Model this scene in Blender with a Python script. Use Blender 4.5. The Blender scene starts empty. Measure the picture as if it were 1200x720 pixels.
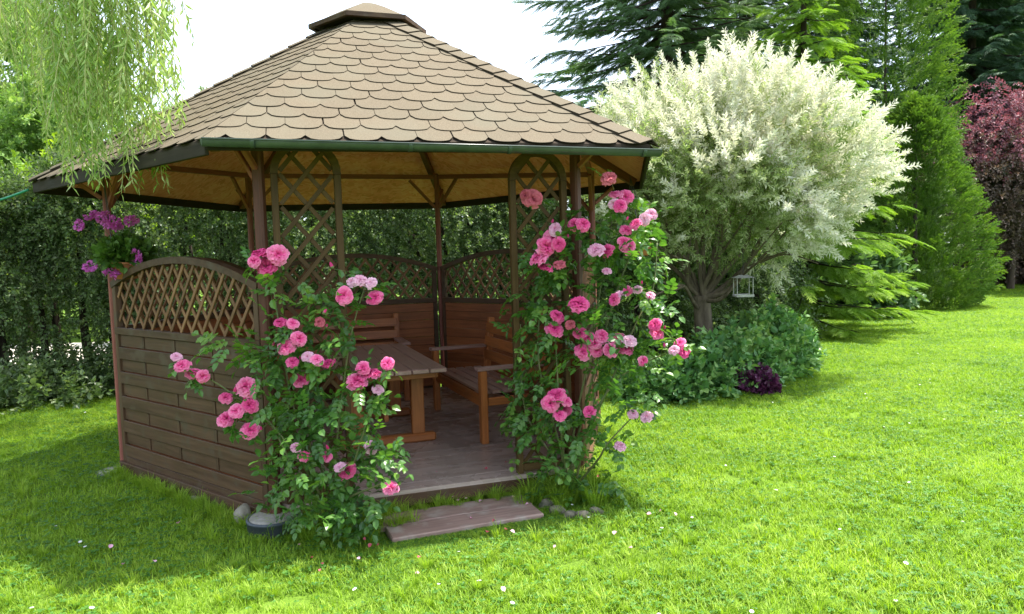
import bpy, bmesh, math, random
import numpy as np
from mathutils import Vector, Matrix, Euler

random.seed(7)
rng = np.random.default_rng(7)
S = bpy.context.scene
COL = S.collection
PI = math.pi

# ------------------------------------------------------------------ camera
FPX, PITCH, ROLL, CAMH = 875.2, 0.073, 0.029, 1.58
cam_d = bpy.data.cameras.new('camera')
cam_d.sensor_width = 36.0
cam_d.lens = FPX / 1200.0 * 36.0
cam_d.clip_start = 0.05
cam_d.clip_end = 600.0
cam = bpy.data.objects.new('camera', cam_d)
COL.objects.link(cam)
_fw = Vector((0, math.cos(PITCH), -math.sin(PITCH)))
_r0 = Vector((1, 0, 0))
_u0 = Vector((0, math.sin(PITCH), math.cos(PITCH)))
_rt = _r0 * math.cos(ROLL) - _u0 * math.sin(ROLL)
_up = _r0 * math.sin(ROLL) + _u0 * math.cos(ROLL)
_m = Matrix((_rt, _up, -_fw)).transposed().to_4x4()
_m.translation = (0, 0, CAMH)
cam.matrix_world = _m
S.camera = cam

# ------------------------------------------------------------------ light
SUN = Vector((0.64, 0.28, 2.0)).normalized()          # towards the sun
EXPOSURE = 1.72
w = bpy.data.worlds.new('World')
S.world = w
w.use_nodes = True
nt = w.node_tree
nt.nodes.clear()
o_ = nt.nodes.new('ShaderNodeOutputWorld')
bg = nt.nodes.new('ShaderNodeBackground')
sky = nt.nodes.new('ShaderNodeTexSky')
sky.sky_type = 'NISHITA'
sky.sun_disc = False
sky.sun_elevation = math.asin(SUN.z)
sky.sun_rotation = math.atan2(SUN.x, SUN.y)
sky.air_density = 1.0
sky.dust_density = 2.5
sky.ozone_density = 1.0
# a thin, even veil of high cloud whitens the whole sky
veil = nt.nodes.new('ShaderNodeTexNoise')
veil.inputs['Scale'].default_value = 2.2
veil.inputs['Detail'].default_value = 6
vr = nt.nodes.new('ShaderNodeMapRange')
vr.inputs['From Min'].default_value = 0.3
vr.inputs['From Max'].default_value = 0.7
vr.inputs['To Min'].default_value = 0.52
vr.inputs['To Max'].default_value = 0.72
nt.links.new(veil.outputs['Fac'], vr.inputs['Value'])
mx = nt.nodes.new('ShaderNodeMix')
mx.data_type = 'RGBA'
mx.inputs[7].default_value = (4.4, 4.9, 5.6, 1)
nt.links.new(vr.outputs['Result'], mx.inputs[0])
nt.links.new(sky.outputs['Color'], mx.inputs[6])
nt.links.new(mx.outputs[2], bg.inputs['Color'])
bg.inputs['Strength'].default_value = 0.15
nt.links.new(bg.outputs['Background'], o_.inputs['Surface'])

sl = bpy.data.lights.new('sun', 'SUN')
sl.energy = 3.9
sl.angle = math.radians(1.8)
sl.color = (1.0, 0.95, 0.86)
sun = bpy.data.objects.new('sun', sl)
COL.objects.link(sun)
sun.rotation_euler = SUN.to_track_quat('Z', 'Y').to_euler()
sun.location = SUN * 30

S.view_settings.view_transform = 'Standard'
S.view_settings.look = 'None'
S.view_settings.exposure = EXPOSURE
S.view_settings.gamma = 1.0
S.view_settings.use_curve_mapping = False
S.cycles.max_bounces = 7
S.cycles.diffuse_bounces = 4
S.cycles.glossy_bounces = 3
S.cycles.transmission_bounces = 5
S.cycles.transparent_max_bounces = 6

# ------------------------------------------------------------------ pixel helpers
def ray(px, py):
    v = _rt * ((px - 600) / FPX) + _up * (-(py - 360) / FPX) + _fw
    return v
def at_z(px, py, z=0.0):
    r = ray(px, py)
    return Vector((0, 0, CAMH)) + r * ((z - CAMH) / r.z)
def at_y(px, py, y):
    r = ray(px, py)
    return Vector((0, 0, CAMH)) + r * (y / r.y)

# ------------------------------------------------------------------ object helpers
def tag(o, label=None, cat=None, group=None, kind=None):
    if label: o['label'] = label
    if cat: o['category'] = cat
    if group: o['group'] = group
    if kind: o['kind'] = kind
    return o

def thing(name, loc, label, cat, group=None):
    e = bpy.data.objects.new(name, None)
    e.empty_display_size = 0.2
    COL.objects.link(e)
    e.location = loc
    return tag(e, label, cat, group)

PLACE = {}                                    # world matrix of every part
def put(name, mesh, parent=None, M=None):
    """link a mesh; M is its place in the world"""
    o = bpy.data.objects.new(name, mesh)
    COL.objects.link(o)
    if parent is not None:
        o.parent = parent
        if parent.type == 'EMPTY':
            o.matrix_parent_inverse = Matrix.Translation(-Vector(parent.location))
        else:
            o.matrix_parent_inverse = PLACE[parent.name].inverted()
    PLACE[o.name] = (M if M is not None else Matrix.Identity(4)).copy()
    if M is not None:
        o.matrix_basis = M
    return o

def mesh_from(name, V, F, mats, mi=None, smooth=False):
    me = bpy.data.meshes.new(name)
    me.from_pydata([tuple(v) for v in V], [], F)
    for m in (mats if isinstance(mats, (list, tuple)) else [mats]):
        me.materials.append(m)
    if mi is not None:
        me.polygons.foreach_set('material_index', mi)
    if smooth:
        me.polygons.foreach_set('use_smooth', [True] * len(me.polygons))
    me.update()
    return me

class MB:
    """collects shapes for one mesh"""
    def __init__(s): s.V = []; s.F = []; s.mi = []
    def add(s, V, F, mi=0):
        b = len(s.V)
        s.V += [Vector(v) for v in V]
        s.F += [[i + b for i in f] for f in F]
        s.mi += [mi] * len(F)
        return s
    def box(s, c, dx, dy, dz, ax=None, mi=0):
        if ax is None: ax = (Vector((1, 0, 0)), Vector((0, 1, 0)), Vector((0, 0, 1)))
        c = Vector(c)
        V = [c + ax[0] * (dx / 2 * a) + ax[1] * (dy / 2 * b) + ax[2] * (dz / 2 * d) for a in (-1, 1) for b in (-1, 1) for d in (-1, 1)]
        return s.add(V, [[0, 1, 3, 2], [4, 6, 7, 5], [0, 4, 5, 1], [2, 3, 7, 6], [0, 2, 6, 4], [1, 5, 7, 3]], mi)
    def tube(s, pts, rad, n=8, cap=True, mi=0):
        pts = [Vector(p) for p in pts]
        if not isinstance(rad, (list, tuple)): rad = [rad] * len(pts)
        V = []; F = []
        prev = None
        for i, p in enumerate(pts):
            t = (pts[min(i + 1, len(pts) - 1)] - pts[max(i - 1, 0)]).normalized()
            if prev is None:
                a = t.orthogonal().normalized()
            else:
                a = (prev - t * prev.dot(t))
                a = a.normalized() if a.length > 1e-6 else t.orthogonal().normalized()
            prev = a
            b = t.cross(a)
            for k in range(n):
                q = 2 * PI * k / n
                V.append(p + (a * math.cos(q) + b * math.sin(q)) * rad[i])
        for i in range(len(pts) - 1):
            for k in range(n):
                F.append([i * n + k, i * n + (k + 1) % n, (i + 1) * n + (k + 1) % n, (i + 1) * n + k])
        if cap:
            F.append(list(range(n))[::-1])
            F.append([(len(pts) - 1) * n + k for k in range(n)])
        return s.add(V, F, mi)
    def lathe(s, c, prof, n=20, mi=0):
        c = Vector(c); V = []; F = []
        for r, z in prof:
            for k in range(n):
                q = 2 * PI * k / n
                V.append(c + Vector((r * math.cos(q), r * math.sin(q), z)))
        for i in range(len(prof) - 1):
            for k in range(n):
                F.append([i * n + k, i * n + (k + 1) % n, (i + 1) * n + (k + 1) % n, (i + 1) * n + k])
        return s.add(V, F, mi)
    def build(s, name, mats, parent=None, smooth=False):
        return put(name, mesh_from(name, s.V, s.F, mats, s.mi, smooth), parent)

_beam_cache = {}
def beam_mesh(L, W, T, mat, bev=0.003):
    key = (round(L, 3), round(W, 3), round(T, 3), mat.name, bev)
    if key in _beam_cache: return _beam_cache[key]
    b = min(bev, W * .3, T * .3)
    h = (L / 2, W / 2, T / 2)
    V = []; idx = {}
    for sx in (-1, 1):
        for sy in (-1, 1):
            for sz in (-1, 1):
                sg = (sx, sy, sz)
                for a in range(3):                      # vertex lying on the face of axis a
                    v = [sg[k] * (h[k] if k == a else h[k] - b) for k in range(3)]
                    idx[(sg, a)] = len(V); V.append(v)
    F = []
    for a in range(3):
        o1, o2 = [k for k in range(3) if k != a]
        for s_ in (-1, 1):
            q = []
            for (p, r) in ((-1, -1), (1, -1), (1, 1), (-1, 1)):
                sg = [0, 0, 0]; sg[a] = s_; sg[o1] = p; sg[o2] = r
                q.append(idx[(tuple(sg), a)])
            F.append(q)
    for a in range(3):                                  # edges along axis a
        o1, o2 = [k for k in range(3) if k != a]
        for p in (-1, 1):
            for r in (-1, 1):
                sg0 = [0, 0, 0]; sg0[o1] = p; sg0[o2] = r
                A = list(sg0); A[a] = -1; B = list(sg0); B[a] = 1
                F.append([idx[(tuple(A), o1)], idx[(tuple(B), o1)], idx[(tuple(B), o2)], idx[(tuple(A), o2)]])
    for sg in [(x, y, z) for x in (-1, 1) for y in (-1, 1) for z in (-1, 1)]:
        F.append([idx[(sg, 0)], idx[(sg, 1)], idx[(sg, 2)]])
    me = mesh_from('beam', V, F, mat)
    bm = bmesh.new(); bm.from_mesh(me); bmesh.ops.recalc_face_normals(bm, faces=bm.faces); bm.to_mesh(me); bm.free()
    _beam_cache[key] = me
    return me

def frame(x, up):
    x = Vector(x).normalized(); up = Vector(up)
    y = up.cross(x)
    if y.length < 1e-5: y = x.orthogonal()
    y.normalize()
    z = x.cross(y)
    return x, y, z

def beam(name, a, b, W, T, mat, parent, up=(0, 0, 1), bev=0.003):
    """a board from a to b; T is its thickness along up, W across"""
    a = Vector(a); b = Vector(b)
    x, y, z = frame(b - a, up)
    M = Matrix((x, y, z)).transposed().to_4x4()
    M.translation = (a + b) / 2
    return put(name, beam_mesh((b - a).length, W, T, mat, bev), parent, M)

# ------------------------------------------------------------------ materials
def mat_new(name):
    m = bpy.data.materials.new(name)
    m.use_nodes = True
    n = m.node_tree
    n.nodes.clear()
    out = n.nodes.new('ShaderNodeOutputMaterial')
    return m, n, out

def ramp(n, stops):
    r = n.nodes.new('ShaderNodeValToRGB')
    e = r.color_ramp.elements
    while len(e) > 1: e.remove(e[-1])
    e[0].position, e[0].color = stops[0][0], (*stops[0][1], 1)
    for p, c in stops[1:]:
        k = e.new(p); k.color = (*c, 1)
    return r

def math_node(n, op, a, b=None):
    q = n.nodes.new('ShaderNodeMath'); q.operation = op
    for i, v in enumerate((a, b)):
        if v is None: continue
        if isinstance(v, (int, float)): q.inputs[i].default_value = v
        else: n.links.new(v, q.inputs[i])
    return q.outputs[0]

def wood(name, dark, light, rough=0.5, spec=0.4, scale=(2.2, 34, 34), var=0.35, bump=0.25, dirt=None):
    m, n, out = mat_new(name)
    tc = n.nodes.new('ShaderNodeTexCoord'); oi = n.nodes.new('ShaderNodeObjectInfo')
    off = n.nodes.new('ShaderNodeVectorMath'); off.operation = 'ADD'
    mul = math_node(n, 'MULTIPLY', oi.outputs['Random'], 37.0)
    n.links.new(tc.outputs['Object'], off.inputs[0]); n.links.new(mul, off.inputs[1])
    mp = n.nodes.new('ShaderNodeMapping'); mp.inputs['Scale'].default_value = scale
    n.links.new(off.outputs[0], mp.inputs['Vector'])
    nz = n.nodes.new('ShaderNodeTexNoise'); nz.inputs['Scale'].default_value = 1.0; nz.inputs['Detail'].default_value = 7; nz.inputs['Roughness'].default_value = 0.65
    nz.inputs['Distortion'].default_value = 0.6
    n.links.new(mp.outputs['Vector'], nz.inputs['Vector'])
    r = ramp(n, [(0.3, dark), (0.72, light)])
    n.links.new(nz.outputs['Fac'], r.inputs['Fac'])
    # board to board variation, and blotches of weather in world space
    geo = n.nodes.new('ShaderNodeNewGeometry')
    nb = n.nodes.new('ShaderNodeTexNoise'); nb.inputs['Scale'].default_value = 5.0; nb.inputs['Detail'].default_value = 4
    n.links.new(geo.outputs['Position'], nb.inputs['Vector'])
    hsv = n.nodes.new('ShaderNodeHueSaturation')
    v1 = math_node(n, 'MULTIPLY', oi.outputs['Random'], var)
    v2 = math_node(n, 'MULTIPLY', nb.outputs['Fac'], 0.5)
    v3 = math_node(n, 'ADD', v1, v2)
    v4 = math_node(n, 'ADD', v3, 0.75 - var / 2)
    n.links.new(v4, hsv.inputs['Value']); n.links.new(r.outputs['Color'], hsv.inputs['Color'])
    p = n.nodes.new('ShaderNodeBsdfPrincipled')
    col = hsv.outputs['Color']
    if dirt:
        mx = n.nodes.new('ShaderNodeMix'); mx.data_type = 'RGBA'
        rr = ramp(n, [(0.52, (0, 0, 0)), (0.68, (1, 1, 1))])
        nd = n.nodes.new('ShaderNodeTexNoise'); nd.inputs['Scale'].default_value = 9.0; nd.inputs['Detail'].default_value = 6
        n.links.new(geo.outputs['Position'], nd.inputs['Vector']); n.links.new(nd.outputs['Fac'], rr.inputs['Fac'])
        n.links.new(rr.outputs['Color'], mx.inputs[0]); n.links.new(col, mx.inputs[6]); mx.inputs[7].default_value = (*dirt, 1)
        col = mx.outputs[2]
    n.links.new(col, p.inputs['Base Color'])
    rg = math_node(n, 'ADD', math_node(n, 'MULTIPLY', nb.outputs['Fac'], 0.3), rough - 0.15)
    n.links.new(rg, p.inputs['Roughness'])
    p.inputs['Specular IOR Level'].default_value = spec
    bp = n.nodes.new('ShaderNodeBump'); bp.inputs['Strength'].default_value = bump; bp.inputs['Distance'].default_value = 0.004
    n.links.new(nz.outputs['Fac'], bp.inputs['Height']); n.links.new(bp.outputs['Normal'], p.inputs['Normal'])
    n.links.new(p.outputs[0], out.inputs[0])
    return m

def leaf(name, stops, trans=0.35, rough=0.45, spec=0.35, tcol=None, wscale=1.3):
    """foliage: a ramp over leaf tint, spray and place; light passes through the blade"""
    m, n, out = mat_new(name)
    at = n.nodes.new('ShaderNodeAttribute'); at.attribute_name = 'tint'
    oi = n.nodes.new('ShaderNodeObjectInfo'); geo = n.nodes.new('ShaderNodeNewGeometry')
    nz = n.nodes.new('ShaderNodeTexNoise'); nz.inputs['Scale'].default_value = wscale; nz.inputs['Detail'].default_value = 3
    n.links.new(geo.outputs['Position'], nz.inputs['Vector'])
    a = math_node(n, 'MULTIPLY', at.outputs['Fac'], 0.5)
    b = math_node(n, 'MULTIPLY', oi.outputs['Random'], 0.25)
    c = math_node(n, 'MULTIPLY', math_node(n, 'SUBTRACT', nz.outputs['Fac'], 0.3), 0.65)
    f = math_node(n, 'ADD', math_node(n, 'ADD', a, b), c)
    r = ramp(n, stops); n.links.new(f, r.inputs['Fac'])
    p = n.nodes.new('ShaderNodeBsdfPrincipled')
    n.links.new(r.outputs['Color'], p.inputs['Base Color'])
    p.inputs['Roughness'].default_value = rough
    p.inputs['Specular IOR Level'].default_value = spec
    t = n.nodes.new('ShaderNodeBsdfTranslucent')
    if tcol is None: tcol = (1.15, 1.25, 0.5)
    mu = n.nodes.new('ShaderNodeVectorMath'); mu.operation = 'MULTIPLY'; mu.inputs[1].default_value = tcol
    n.links.new(r.outputs['Color'], mu.inputs[0]); n.links.new(mu.outputs[0], t.inputs['Color'])
    ms = n.nodes.new('ShaderNodeMixShader'); ms.inputs[0].default_value = trans
    n.links.new(p.outputs[0], ms.inputs[1]); n.links.new(t.outputs[0], ms.inputs[2])
    n.links.new(ms.outputs[0], out.inputs[0])
    return m

def plain(name, c1, c2, scale=8.0, rough=0.6, spec=0.3, bump=0.0, detail=6, metal=0.0, dist=0.01):
    m, n, out = mat_new(name)
    tc = n.nodes.new('ShaderNodeNewGeometry')
    nz = n.nodes.new('ShaderNodeTexNoise'); nz.inputs['Scale'].default_value = scale; nz.inputs['Detail'].default_value = detail; nz.inputs['Roughness'].default_value = 0.6
    n.links.new(tc.outputs['Position'], nz.inputs['Vector'])
    r = ramp(n, [(0.3, c1), (0.7, c2)]); n.links.new(nz.outputs['Fac'], r.inputs['Fac'])
    p = n.nodes.new('ShaderNodeBsdfPrincipled')
    n.links.new(r.outputs['Color'], p.inputs['Base Color'])
    p.inputs['Roughness'].default_value = rough; p.inputs['Specular IOR Level'].default_value = spec; p.inputs['Metallic'].default_value = metal
    if bump:
        bp = n.nodes.new('ShaderNodeBump'); bp.inputs['Strength'].default_value = bump; bp.inputs['Distance'].default_value = dist
        n.links.new(nz.outputs['Fac'], bp.inputs['Height']); n.links.new(bp.outputs['Normal'], p.inputs['Normal'])
    n.links.new(p.outputs[0], out.inputs[0])
    return m

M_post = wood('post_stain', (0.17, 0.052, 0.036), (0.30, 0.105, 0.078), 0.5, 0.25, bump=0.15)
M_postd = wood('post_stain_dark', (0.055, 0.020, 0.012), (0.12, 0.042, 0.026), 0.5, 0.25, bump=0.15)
M_panel = wood('panel_stain', (0.046, 0.024, 0.012), (0.105, 0.058, 0.031), 0.55, 0.25, scale=(1.5, 26, 26), var=0.4, bump=0.4, dirt=(0.080, 0.056, 0.034))
M_panel_in = wood('panel_stain_red', (0.17, 0.050, 0.016), (0.34, 0.120, 0.042), 0.5, 0.3, var=0.3)
M_lat = wood('lattice_stain', (0.10, 0.045, 0.018), (0.24, 0.125, 0.058), 0.55, 0.3, var=0.5)
M_trel = wood('trellis_stain', (0.045, 0.024, 0.008), (0.105, 0.060, 0.022), 0.6, 0.2, var=0.3)
M_furn = wood('furniture_stain', (0.21, 0.062, 0.014), (0.45, 0.155, 0.042), 0.42, 0.4, var=0.3)
M_top = wood('table_top_stain', (0.220, 0.120, 0.098), (0.38, 0.235, 0.20), 0.33, 0.6, var=0.2)
M_deck = wood('deck_stain', (0.24, 0.175, 0.145), (0.42, 0.335, 0.29), 0.28, 0.6, scale=(1.2, 40, 40), var=0.30)
M_step = wood('step_plank', (0.16, 0.100, 0.080), (0.30, 0.205, 0.170), 0.6, 0.3, var=0.15, dirt=(0.30, 0.25, 0.21))
M_raft = wood('rafter_stain', (0.10, 0.030, 0.016), (0.20, 0.07, 0.04), 0.5, 0.35)
M_fascia = wood('fascia_stain', (0.018, 0.014, 0.009), (0.040, 0.031, 0.021), 0.7, 0.15)
M_gut = plain('gutter_green', (0.022, 0.034, 0.024), (0.048, 0.066, 0.048), 14, 0.33, 0.5, detail=8)
M_gutd = plain('gutter_joint', (0.028, 0.045, 0.032), (0.05, 0.075, 0.055), 14, 0.4, 0.5)
M_conc = plain('concrete', (0.20, 0.185, 0.16), (0.34, 0.32, 0.285), 22, 0.85, 0.2, bump=0.5)
M_pail = plain('grey_plastic', (0.05, 0.06, 0.075), (0.085, 0.10, 0.115), 12, 0.55, 0.35)
M_stone = plain('stone', (0.13, 0.115, 0.085), (0.30, 0.275, 0.225), 16, 0.85, 0.2, bump=0.7)
M_terra = plain('terracotta', (0.30, 0.10, 0.045), (0.45, 0.17, 0.08), 18, 0.7, 0.25)
M_chain = plain('dark_wire', (0.03, 0.03, 0.03), (0.06, 0.06, 0.06), 10, 0.5, 0.4)
M_cord = plain('green_cord', (0.01, 0.16, 0.09), (0.02, 0.24, 0.14), 10, 0.5, 0.4)
M_feed = plain('weathered_white', (0.26, 0.26, 0.22), (0.46, 0.46, 0.42), 18, 0.7, 0.2)
M_edge = plain('mossy_stone', (0.06, 0.065, 0.04), (0.20, 0.175, 0.13), 22, 0.9, 0.15, bump=0.8)
M_soil = plain('soil', (0.03, 0.021, 0.013), (0.07, 0.05, 0.032), 15, 0.95, 0.1, bump=0.6)

def mat_shingle():
    m, n, out = mat_new('shingle_granules')
    geo = n.nodes.new('ShaderNodeNewGeometry'); oi = n.nodes.new('ShaderNodeObjectInfo')
    fine = n.nodes.new('ShaderNodeTexNoise'); fine.inputs['Scale'].default_value = 260; fine.inputs['Detail'].default_value = 3
    big = n.nodes.new('ShaderNodeTexNoise'); big.inputs['Scale'].default_value = 2.6; big.inputs['Detail'].default_value = 5
    for q in (fine, big): n.links.new(geo.outputs['Position'], q.inputs['Vector'])
    r = ramp(n, [(0.25, (0.069, 0.055, 0.037)), (0.55, (0.130, 0.105, 0.071)), (0.8, (0.200, 0.165, 0.116))])
    n.links.new(fine.outputs['Fac'], r.inputs['Fac'])
    at = n.nodes.new('ShaderNodeAttribute'); at.attribute_name = 'tint'
    mx = n.nodes.new('ShaderNodeMix'); mx.data_type = 'RGBA'; mx.inputs[7].default_value = (0.120, 0.110, 0.078, 1)
    rr = ramp(n, [(0.45, (0, 0, 0)), (0.70, (0.55, 0.55, 0.55))]); n.links.new(big.outputs['Fac'], rr.inputs['Fac'])
    n.links.new(rr.outputs['Color'], mx.inputs[0]); n.links.new(r.outputs['Color'], mx.inputs[6])
    hs = n.nodes.new('ShaderNodeHueSaturation')
    v = math_node(n, 'ADD', math_node(n, 'MULTIPLY', oi.outputs['Random'], 0.10), 0.95)
    n.links.new(v, hs.inputs['Value']); n.links.new(mx.outputs[2], hs.inputs['Color'])
    p = n.nodes.new('ShaderNodeBsdfPrincipled'); n.links.new(hs.outputs['Color'], p.inputs['Base Color'])
    p.inputs['Roughness'].default_value = 0.9; p.inputs['Specular IOR Level'].default_value = 0.15
    bp = n.nodes.new('ShaderNodeBump'); bp.inputs['Strength'].default_value = 0.5; bp.inputs['Distance'].default_value = 0.003
    n.links.new(fine.outputs['Fac'], bp.inputs['Height']); n.links.new(bp.outputs['Normal'], p.inputs['Normal'])
    n.links.new(p.outputs[0], out.inputs[0])
    return m
M_shing = mat_shingle()
M_shedge = plain('bitumen_edge', (0.028, 0.021, 0.015), (0.055, 0.042, 0.031), 20, 0.9, 0.1)

def mat_osb():
    m, n, out = mat_new('strand_board')
    geo = n.nodes.new('ShaderNodeNewGeometry')
    nd = n.nodes.new('ShaderNodeTexNoise'); nd.inputs['Scale'].default_value = 6; nd.inputs['Detail'].default_value = 2
    n.links.new(geo.outputs['Position'], nd.inputs['Vector'])
    add = n.nodes.new('ShaderNodeVectorMath'); add.operation = 'MULTIPLY_ADD'; add.inputs[1].default_value = (0.25, 0.25, 0.25)
    n.links.new(nd.outputs['Color'], add.inputs[0]); n.links.new(geo.outputs['Position'], add.inputs[2])
    mp = n.nodes.new('ShaderNodeMapping'); mp.inputs['Scale'].default_value = (16, 42, 25)
    n.links.new(add.outputs[0], mp.inputs['Vector'])
    vo = n.nodes.new('ShaderNodeTexVoronoi'); vo.inputs['Scale'].default_value = 1.0
    n.links.new(mp.outputs['Vector'], vo.inputs['Vector'])
    big = n.nodes.new('ShaderNodeTexNoise'); big.inputs['Scale'].default_value = 2.0; big.inputs['Detail'].default_value = 5
    n.links.new(geo.outputs['Position'], big.inputs['Vector'])
    sep = n.nodes.new('ShaderNodeSeparateColor'); n.links.new(vo.outputs['Color'], sep.inputs[0])
    f = math_node(n, 'ADD', math_node(n, 'MULTIPLY', sep.outputs[0], 0.6), math_node(n, 'MULTIPLY', big.outputs['Fac'], 0.45))
    r = ramp(n, [(0.1, (0.66, 0.190, 0.130)), (0.5, (0.87, 0.290, 0.240)), (0.95, (0.93, 0.42, 0.38))])
    n.links.new(f, r.inputs['Fac'])
    p = n.nodes.new('ShaderNodeBsdfPrincipled'); n.links.new(r.outputs['Color'], p.inputs['Base Color'])
    p.inputs['Roughness'].default_value = 0.55; p.inputs['Specular IOR Level'].default_value = 0.3
    n.links.new(p.outputs[0], out.inputs[0])
    return m
M_osb = mat_osb()

def mat_bark(name, c1, c2, sc=14):
    m, n, out = mat_new(name)
    geo = n.nodes.new('ShaderNodeNewGeometry')
    mp = n.nodes.new('ShaderNodeMapping'); mp.inputs['Scale'].default_value = (sc, sc, sc * 0.22)
    n.links.new(geo.outputs['Position'], mp.inputs['Vector'])
    nz = n.nodes.new('ShaderNodeTexNoise'); nz.inputs['Scale'].default_value = 1.0; nz.inputs['Detail'].default_value = 8; nz.inputs['Roughness'].default_value = 0.7
    n.links.new(mp.outputs['Vector'], nz.inputs['Vector'])
    r = ramp(n, [(0.35, c1), (0.7, c2)]); n.links.new(nz.outputs['Fac'], r.inputs['Fac'])
    p = n.nodes.new('ShaderNodeBsdfPrincipled'); n.links.new(r.outputs['Color'], p.inputs['Base Color'])
    p.inputs['Roughness'].default_value = 0.85; p.inputs['Specular IOR Level'].default_value = 0.2
    bp = n.nodes.new('ShaderNodeBump'); bp.inputs['Strength'].default_value = 0.8; bp.inputs['Distance'].default_value = 0.02
    n.links.new(nz.outputs['Fac'], bp.inputs['Height']); n.links.new(bp.outputs['Normal'], p.inputs['Normal'])
    n.links.new(p.outputs[0], out.inputs[0])
    return m
M_bark = mat_bark('bark_brown', (0.045, 0.032, 0.022), (0.13, 0.098, 0.070))
M_barkw = mat_bark('bark_willow', (0.07, 0.055, 0.036), (0.20, 0.165, 0.115))
M_barkd = mat_bark('bark_dark', (0.022, 0.016, 0.012), (0.065, 0.048, 0.036))
M_cane = plain('rose_cane', (0.07, 0.11, 0.03), (0.16, 0.15, 0.06), 12, 0.5, 0.3)
M_twigy = plain('willow_twig', (0.25, 0.27, 0.08), (0.36, 0.36, 0.14), 12, 0.5, 0.3)

# leaf colours are those of the leaves themselves
L_grass = leaf('grass_blades', [(0.10, (0.094, 0.190, 0.018)), (0.5, (0.220, 0.368, 0.032)), (0.95, (0.380, 0.500, 0.066))], 0.46, 0.5, 0.22, (1.2, 1.25, 0.45), 0.9)
L_clover = leaf('clover', [(0.1, (0.035, 0.115, 0.018)), (0.9, (0.09, 0.22, 0.03))], 0.3, 0.5, 0.25)
L_rose = leaf('rose_leaves', [(0.08, (0.028, 0.085, 0.024)), (0.5, (0.078, 0.185, 0.032)), (0.95, (0.22, 0.35, 0.045))], 0.38, 0.34, 0.5, wscale=4)
L_hedge = leaf('hedge_leaves', [(0.05, (0.045, 0.092, 0.030)), (0.5, (0.140, 0.215, 0.078)), (0.95, (0.36, 0.42, 0.23))], 0.38, 0.38, 0.5, wscale=2)
L_yel = leaf('yellow_green_leaves', [(0.1, (0.10, 0.20, 0.012)), (0.6, (0.22, 0.34, 0.02)), (0.95, (0.36, 0.45, 0.04))], 0.4, 0.45, 0.3)
L_will = leaf('willow_leaves', [(0.1, (0.15, 0.27, 0.040)), (0.5, (0.32, 0.44, 0.12)), (0.95, (0.58, 0.64, 0.34))], 0.42, 0.4, 0.4, (1.15, 1.2, 0.6))
L_birch = leaf('far_leaves', [(0.1, (0.11, 0.22, 0.045)), (0.5, (0.21, 0.34, 0.095)), (0.95, (0.36, 0.46, 0.18))], 0.4, 0.5, 0.3, wscale=0.6)
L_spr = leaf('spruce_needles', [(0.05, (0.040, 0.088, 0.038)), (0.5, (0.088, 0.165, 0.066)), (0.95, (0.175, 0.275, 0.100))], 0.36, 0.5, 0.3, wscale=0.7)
L_sprd = leaf('dark_spruce_needles', [(0.05, (0.024, 0.060, 0.034)), (0.5, (0.055, 0.118, 0.062)), (0.95, (0.115, 0.200, 0.095))], 0.32, 0.5, 0.3, wscale=0.5)
L_fir = leaf('light_fir_needles', [(0.05, (0.090, 0.190, 0.020)), (0.5, (0.200, 0.340, 0.040)), (0.95, (0.36, 0.48, 0.07))], 0.42, 0.5, 0.3, wscale=1.0)
L_thuja = leaf('thuja_sprays', [(0.05, (0.044, 0.105, 0.018)), (0.5, (0.115, 0.215, 0.030)), (0.95, (0.28, 0.39, 0.050))], 0.38, 0.5, 0.3, wscale=0.8)
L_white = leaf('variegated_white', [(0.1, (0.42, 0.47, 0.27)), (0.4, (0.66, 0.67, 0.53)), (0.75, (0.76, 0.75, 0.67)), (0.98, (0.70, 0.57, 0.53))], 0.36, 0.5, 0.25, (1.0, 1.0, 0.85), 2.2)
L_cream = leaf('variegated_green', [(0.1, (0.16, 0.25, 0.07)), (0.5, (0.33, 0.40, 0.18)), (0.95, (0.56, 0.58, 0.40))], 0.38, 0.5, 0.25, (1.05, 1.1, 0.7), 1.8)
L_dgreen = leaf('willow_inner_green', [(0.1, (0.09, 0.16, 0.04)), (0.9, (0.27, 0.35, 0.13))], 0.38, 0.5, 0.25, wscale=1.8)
L_shrub = leaf('shrub_leaves', [(0.05, (0.045, 0.135, 0.045)), (0.5, (0.120, 0.265, 0.080)), (0.95, (0.31, 0.45, 0.12))], 0.32, 0.4, 0.4, wscale=2.5)
L_purple = leaf('purple_leaves', [(0.1, (0.030, 0.008, 0.022)), (0.5, (0.085, 0.018, 0.060)), (0.95, (0.22, 0.07, 0.17))], 0.2, 0.35, 0.5, (1.1, 0.7, 0.9), 6)
L_maple = leaf('red_maple_leaves', [(0.05, (0.12, 0.072, 0.080)), (0.5, (0.24, 0.105, 0.135)), (0.95, (0.43, 0.19, 0.24))], 0.3, 0.5, 0.3, (1.2, 0.7, 0.7), 0.5)
L_maple2 = leaf('bronze_maple_leaves', [(0.05, (0.070, 0.062, 0.048)), (0.5, (0.14, 0.105, 0.085)), (0.95, (0.24, 0.16, 0.13))], 0.3, 0.5, 0.3, (1.1, 0.9, 0.7), 0.5)
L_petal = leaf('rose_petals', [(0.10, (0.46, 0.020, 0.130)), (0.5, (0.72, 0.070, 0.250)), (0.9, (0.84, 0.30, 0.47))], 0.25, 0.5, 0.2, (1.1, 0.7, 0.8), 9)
L_petalp = leaf('pale_rose_petals', [(0.05, (0.62, 0.16, 0.32)), (0.95, (0.84, 0.58, 0.68))], 0.25, 0.5, 0.2, (1.05, 0.8, 0.85), 9)
L_petald = leaf('fading_rose_petals', [(0.05, (0.38, 0.05, 0.09)), (0.95, (0.62, 0.17, 0.20))], 0.25, 0.55, 0.2, (1.1, 0.7, 0.7), 9)
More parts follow.
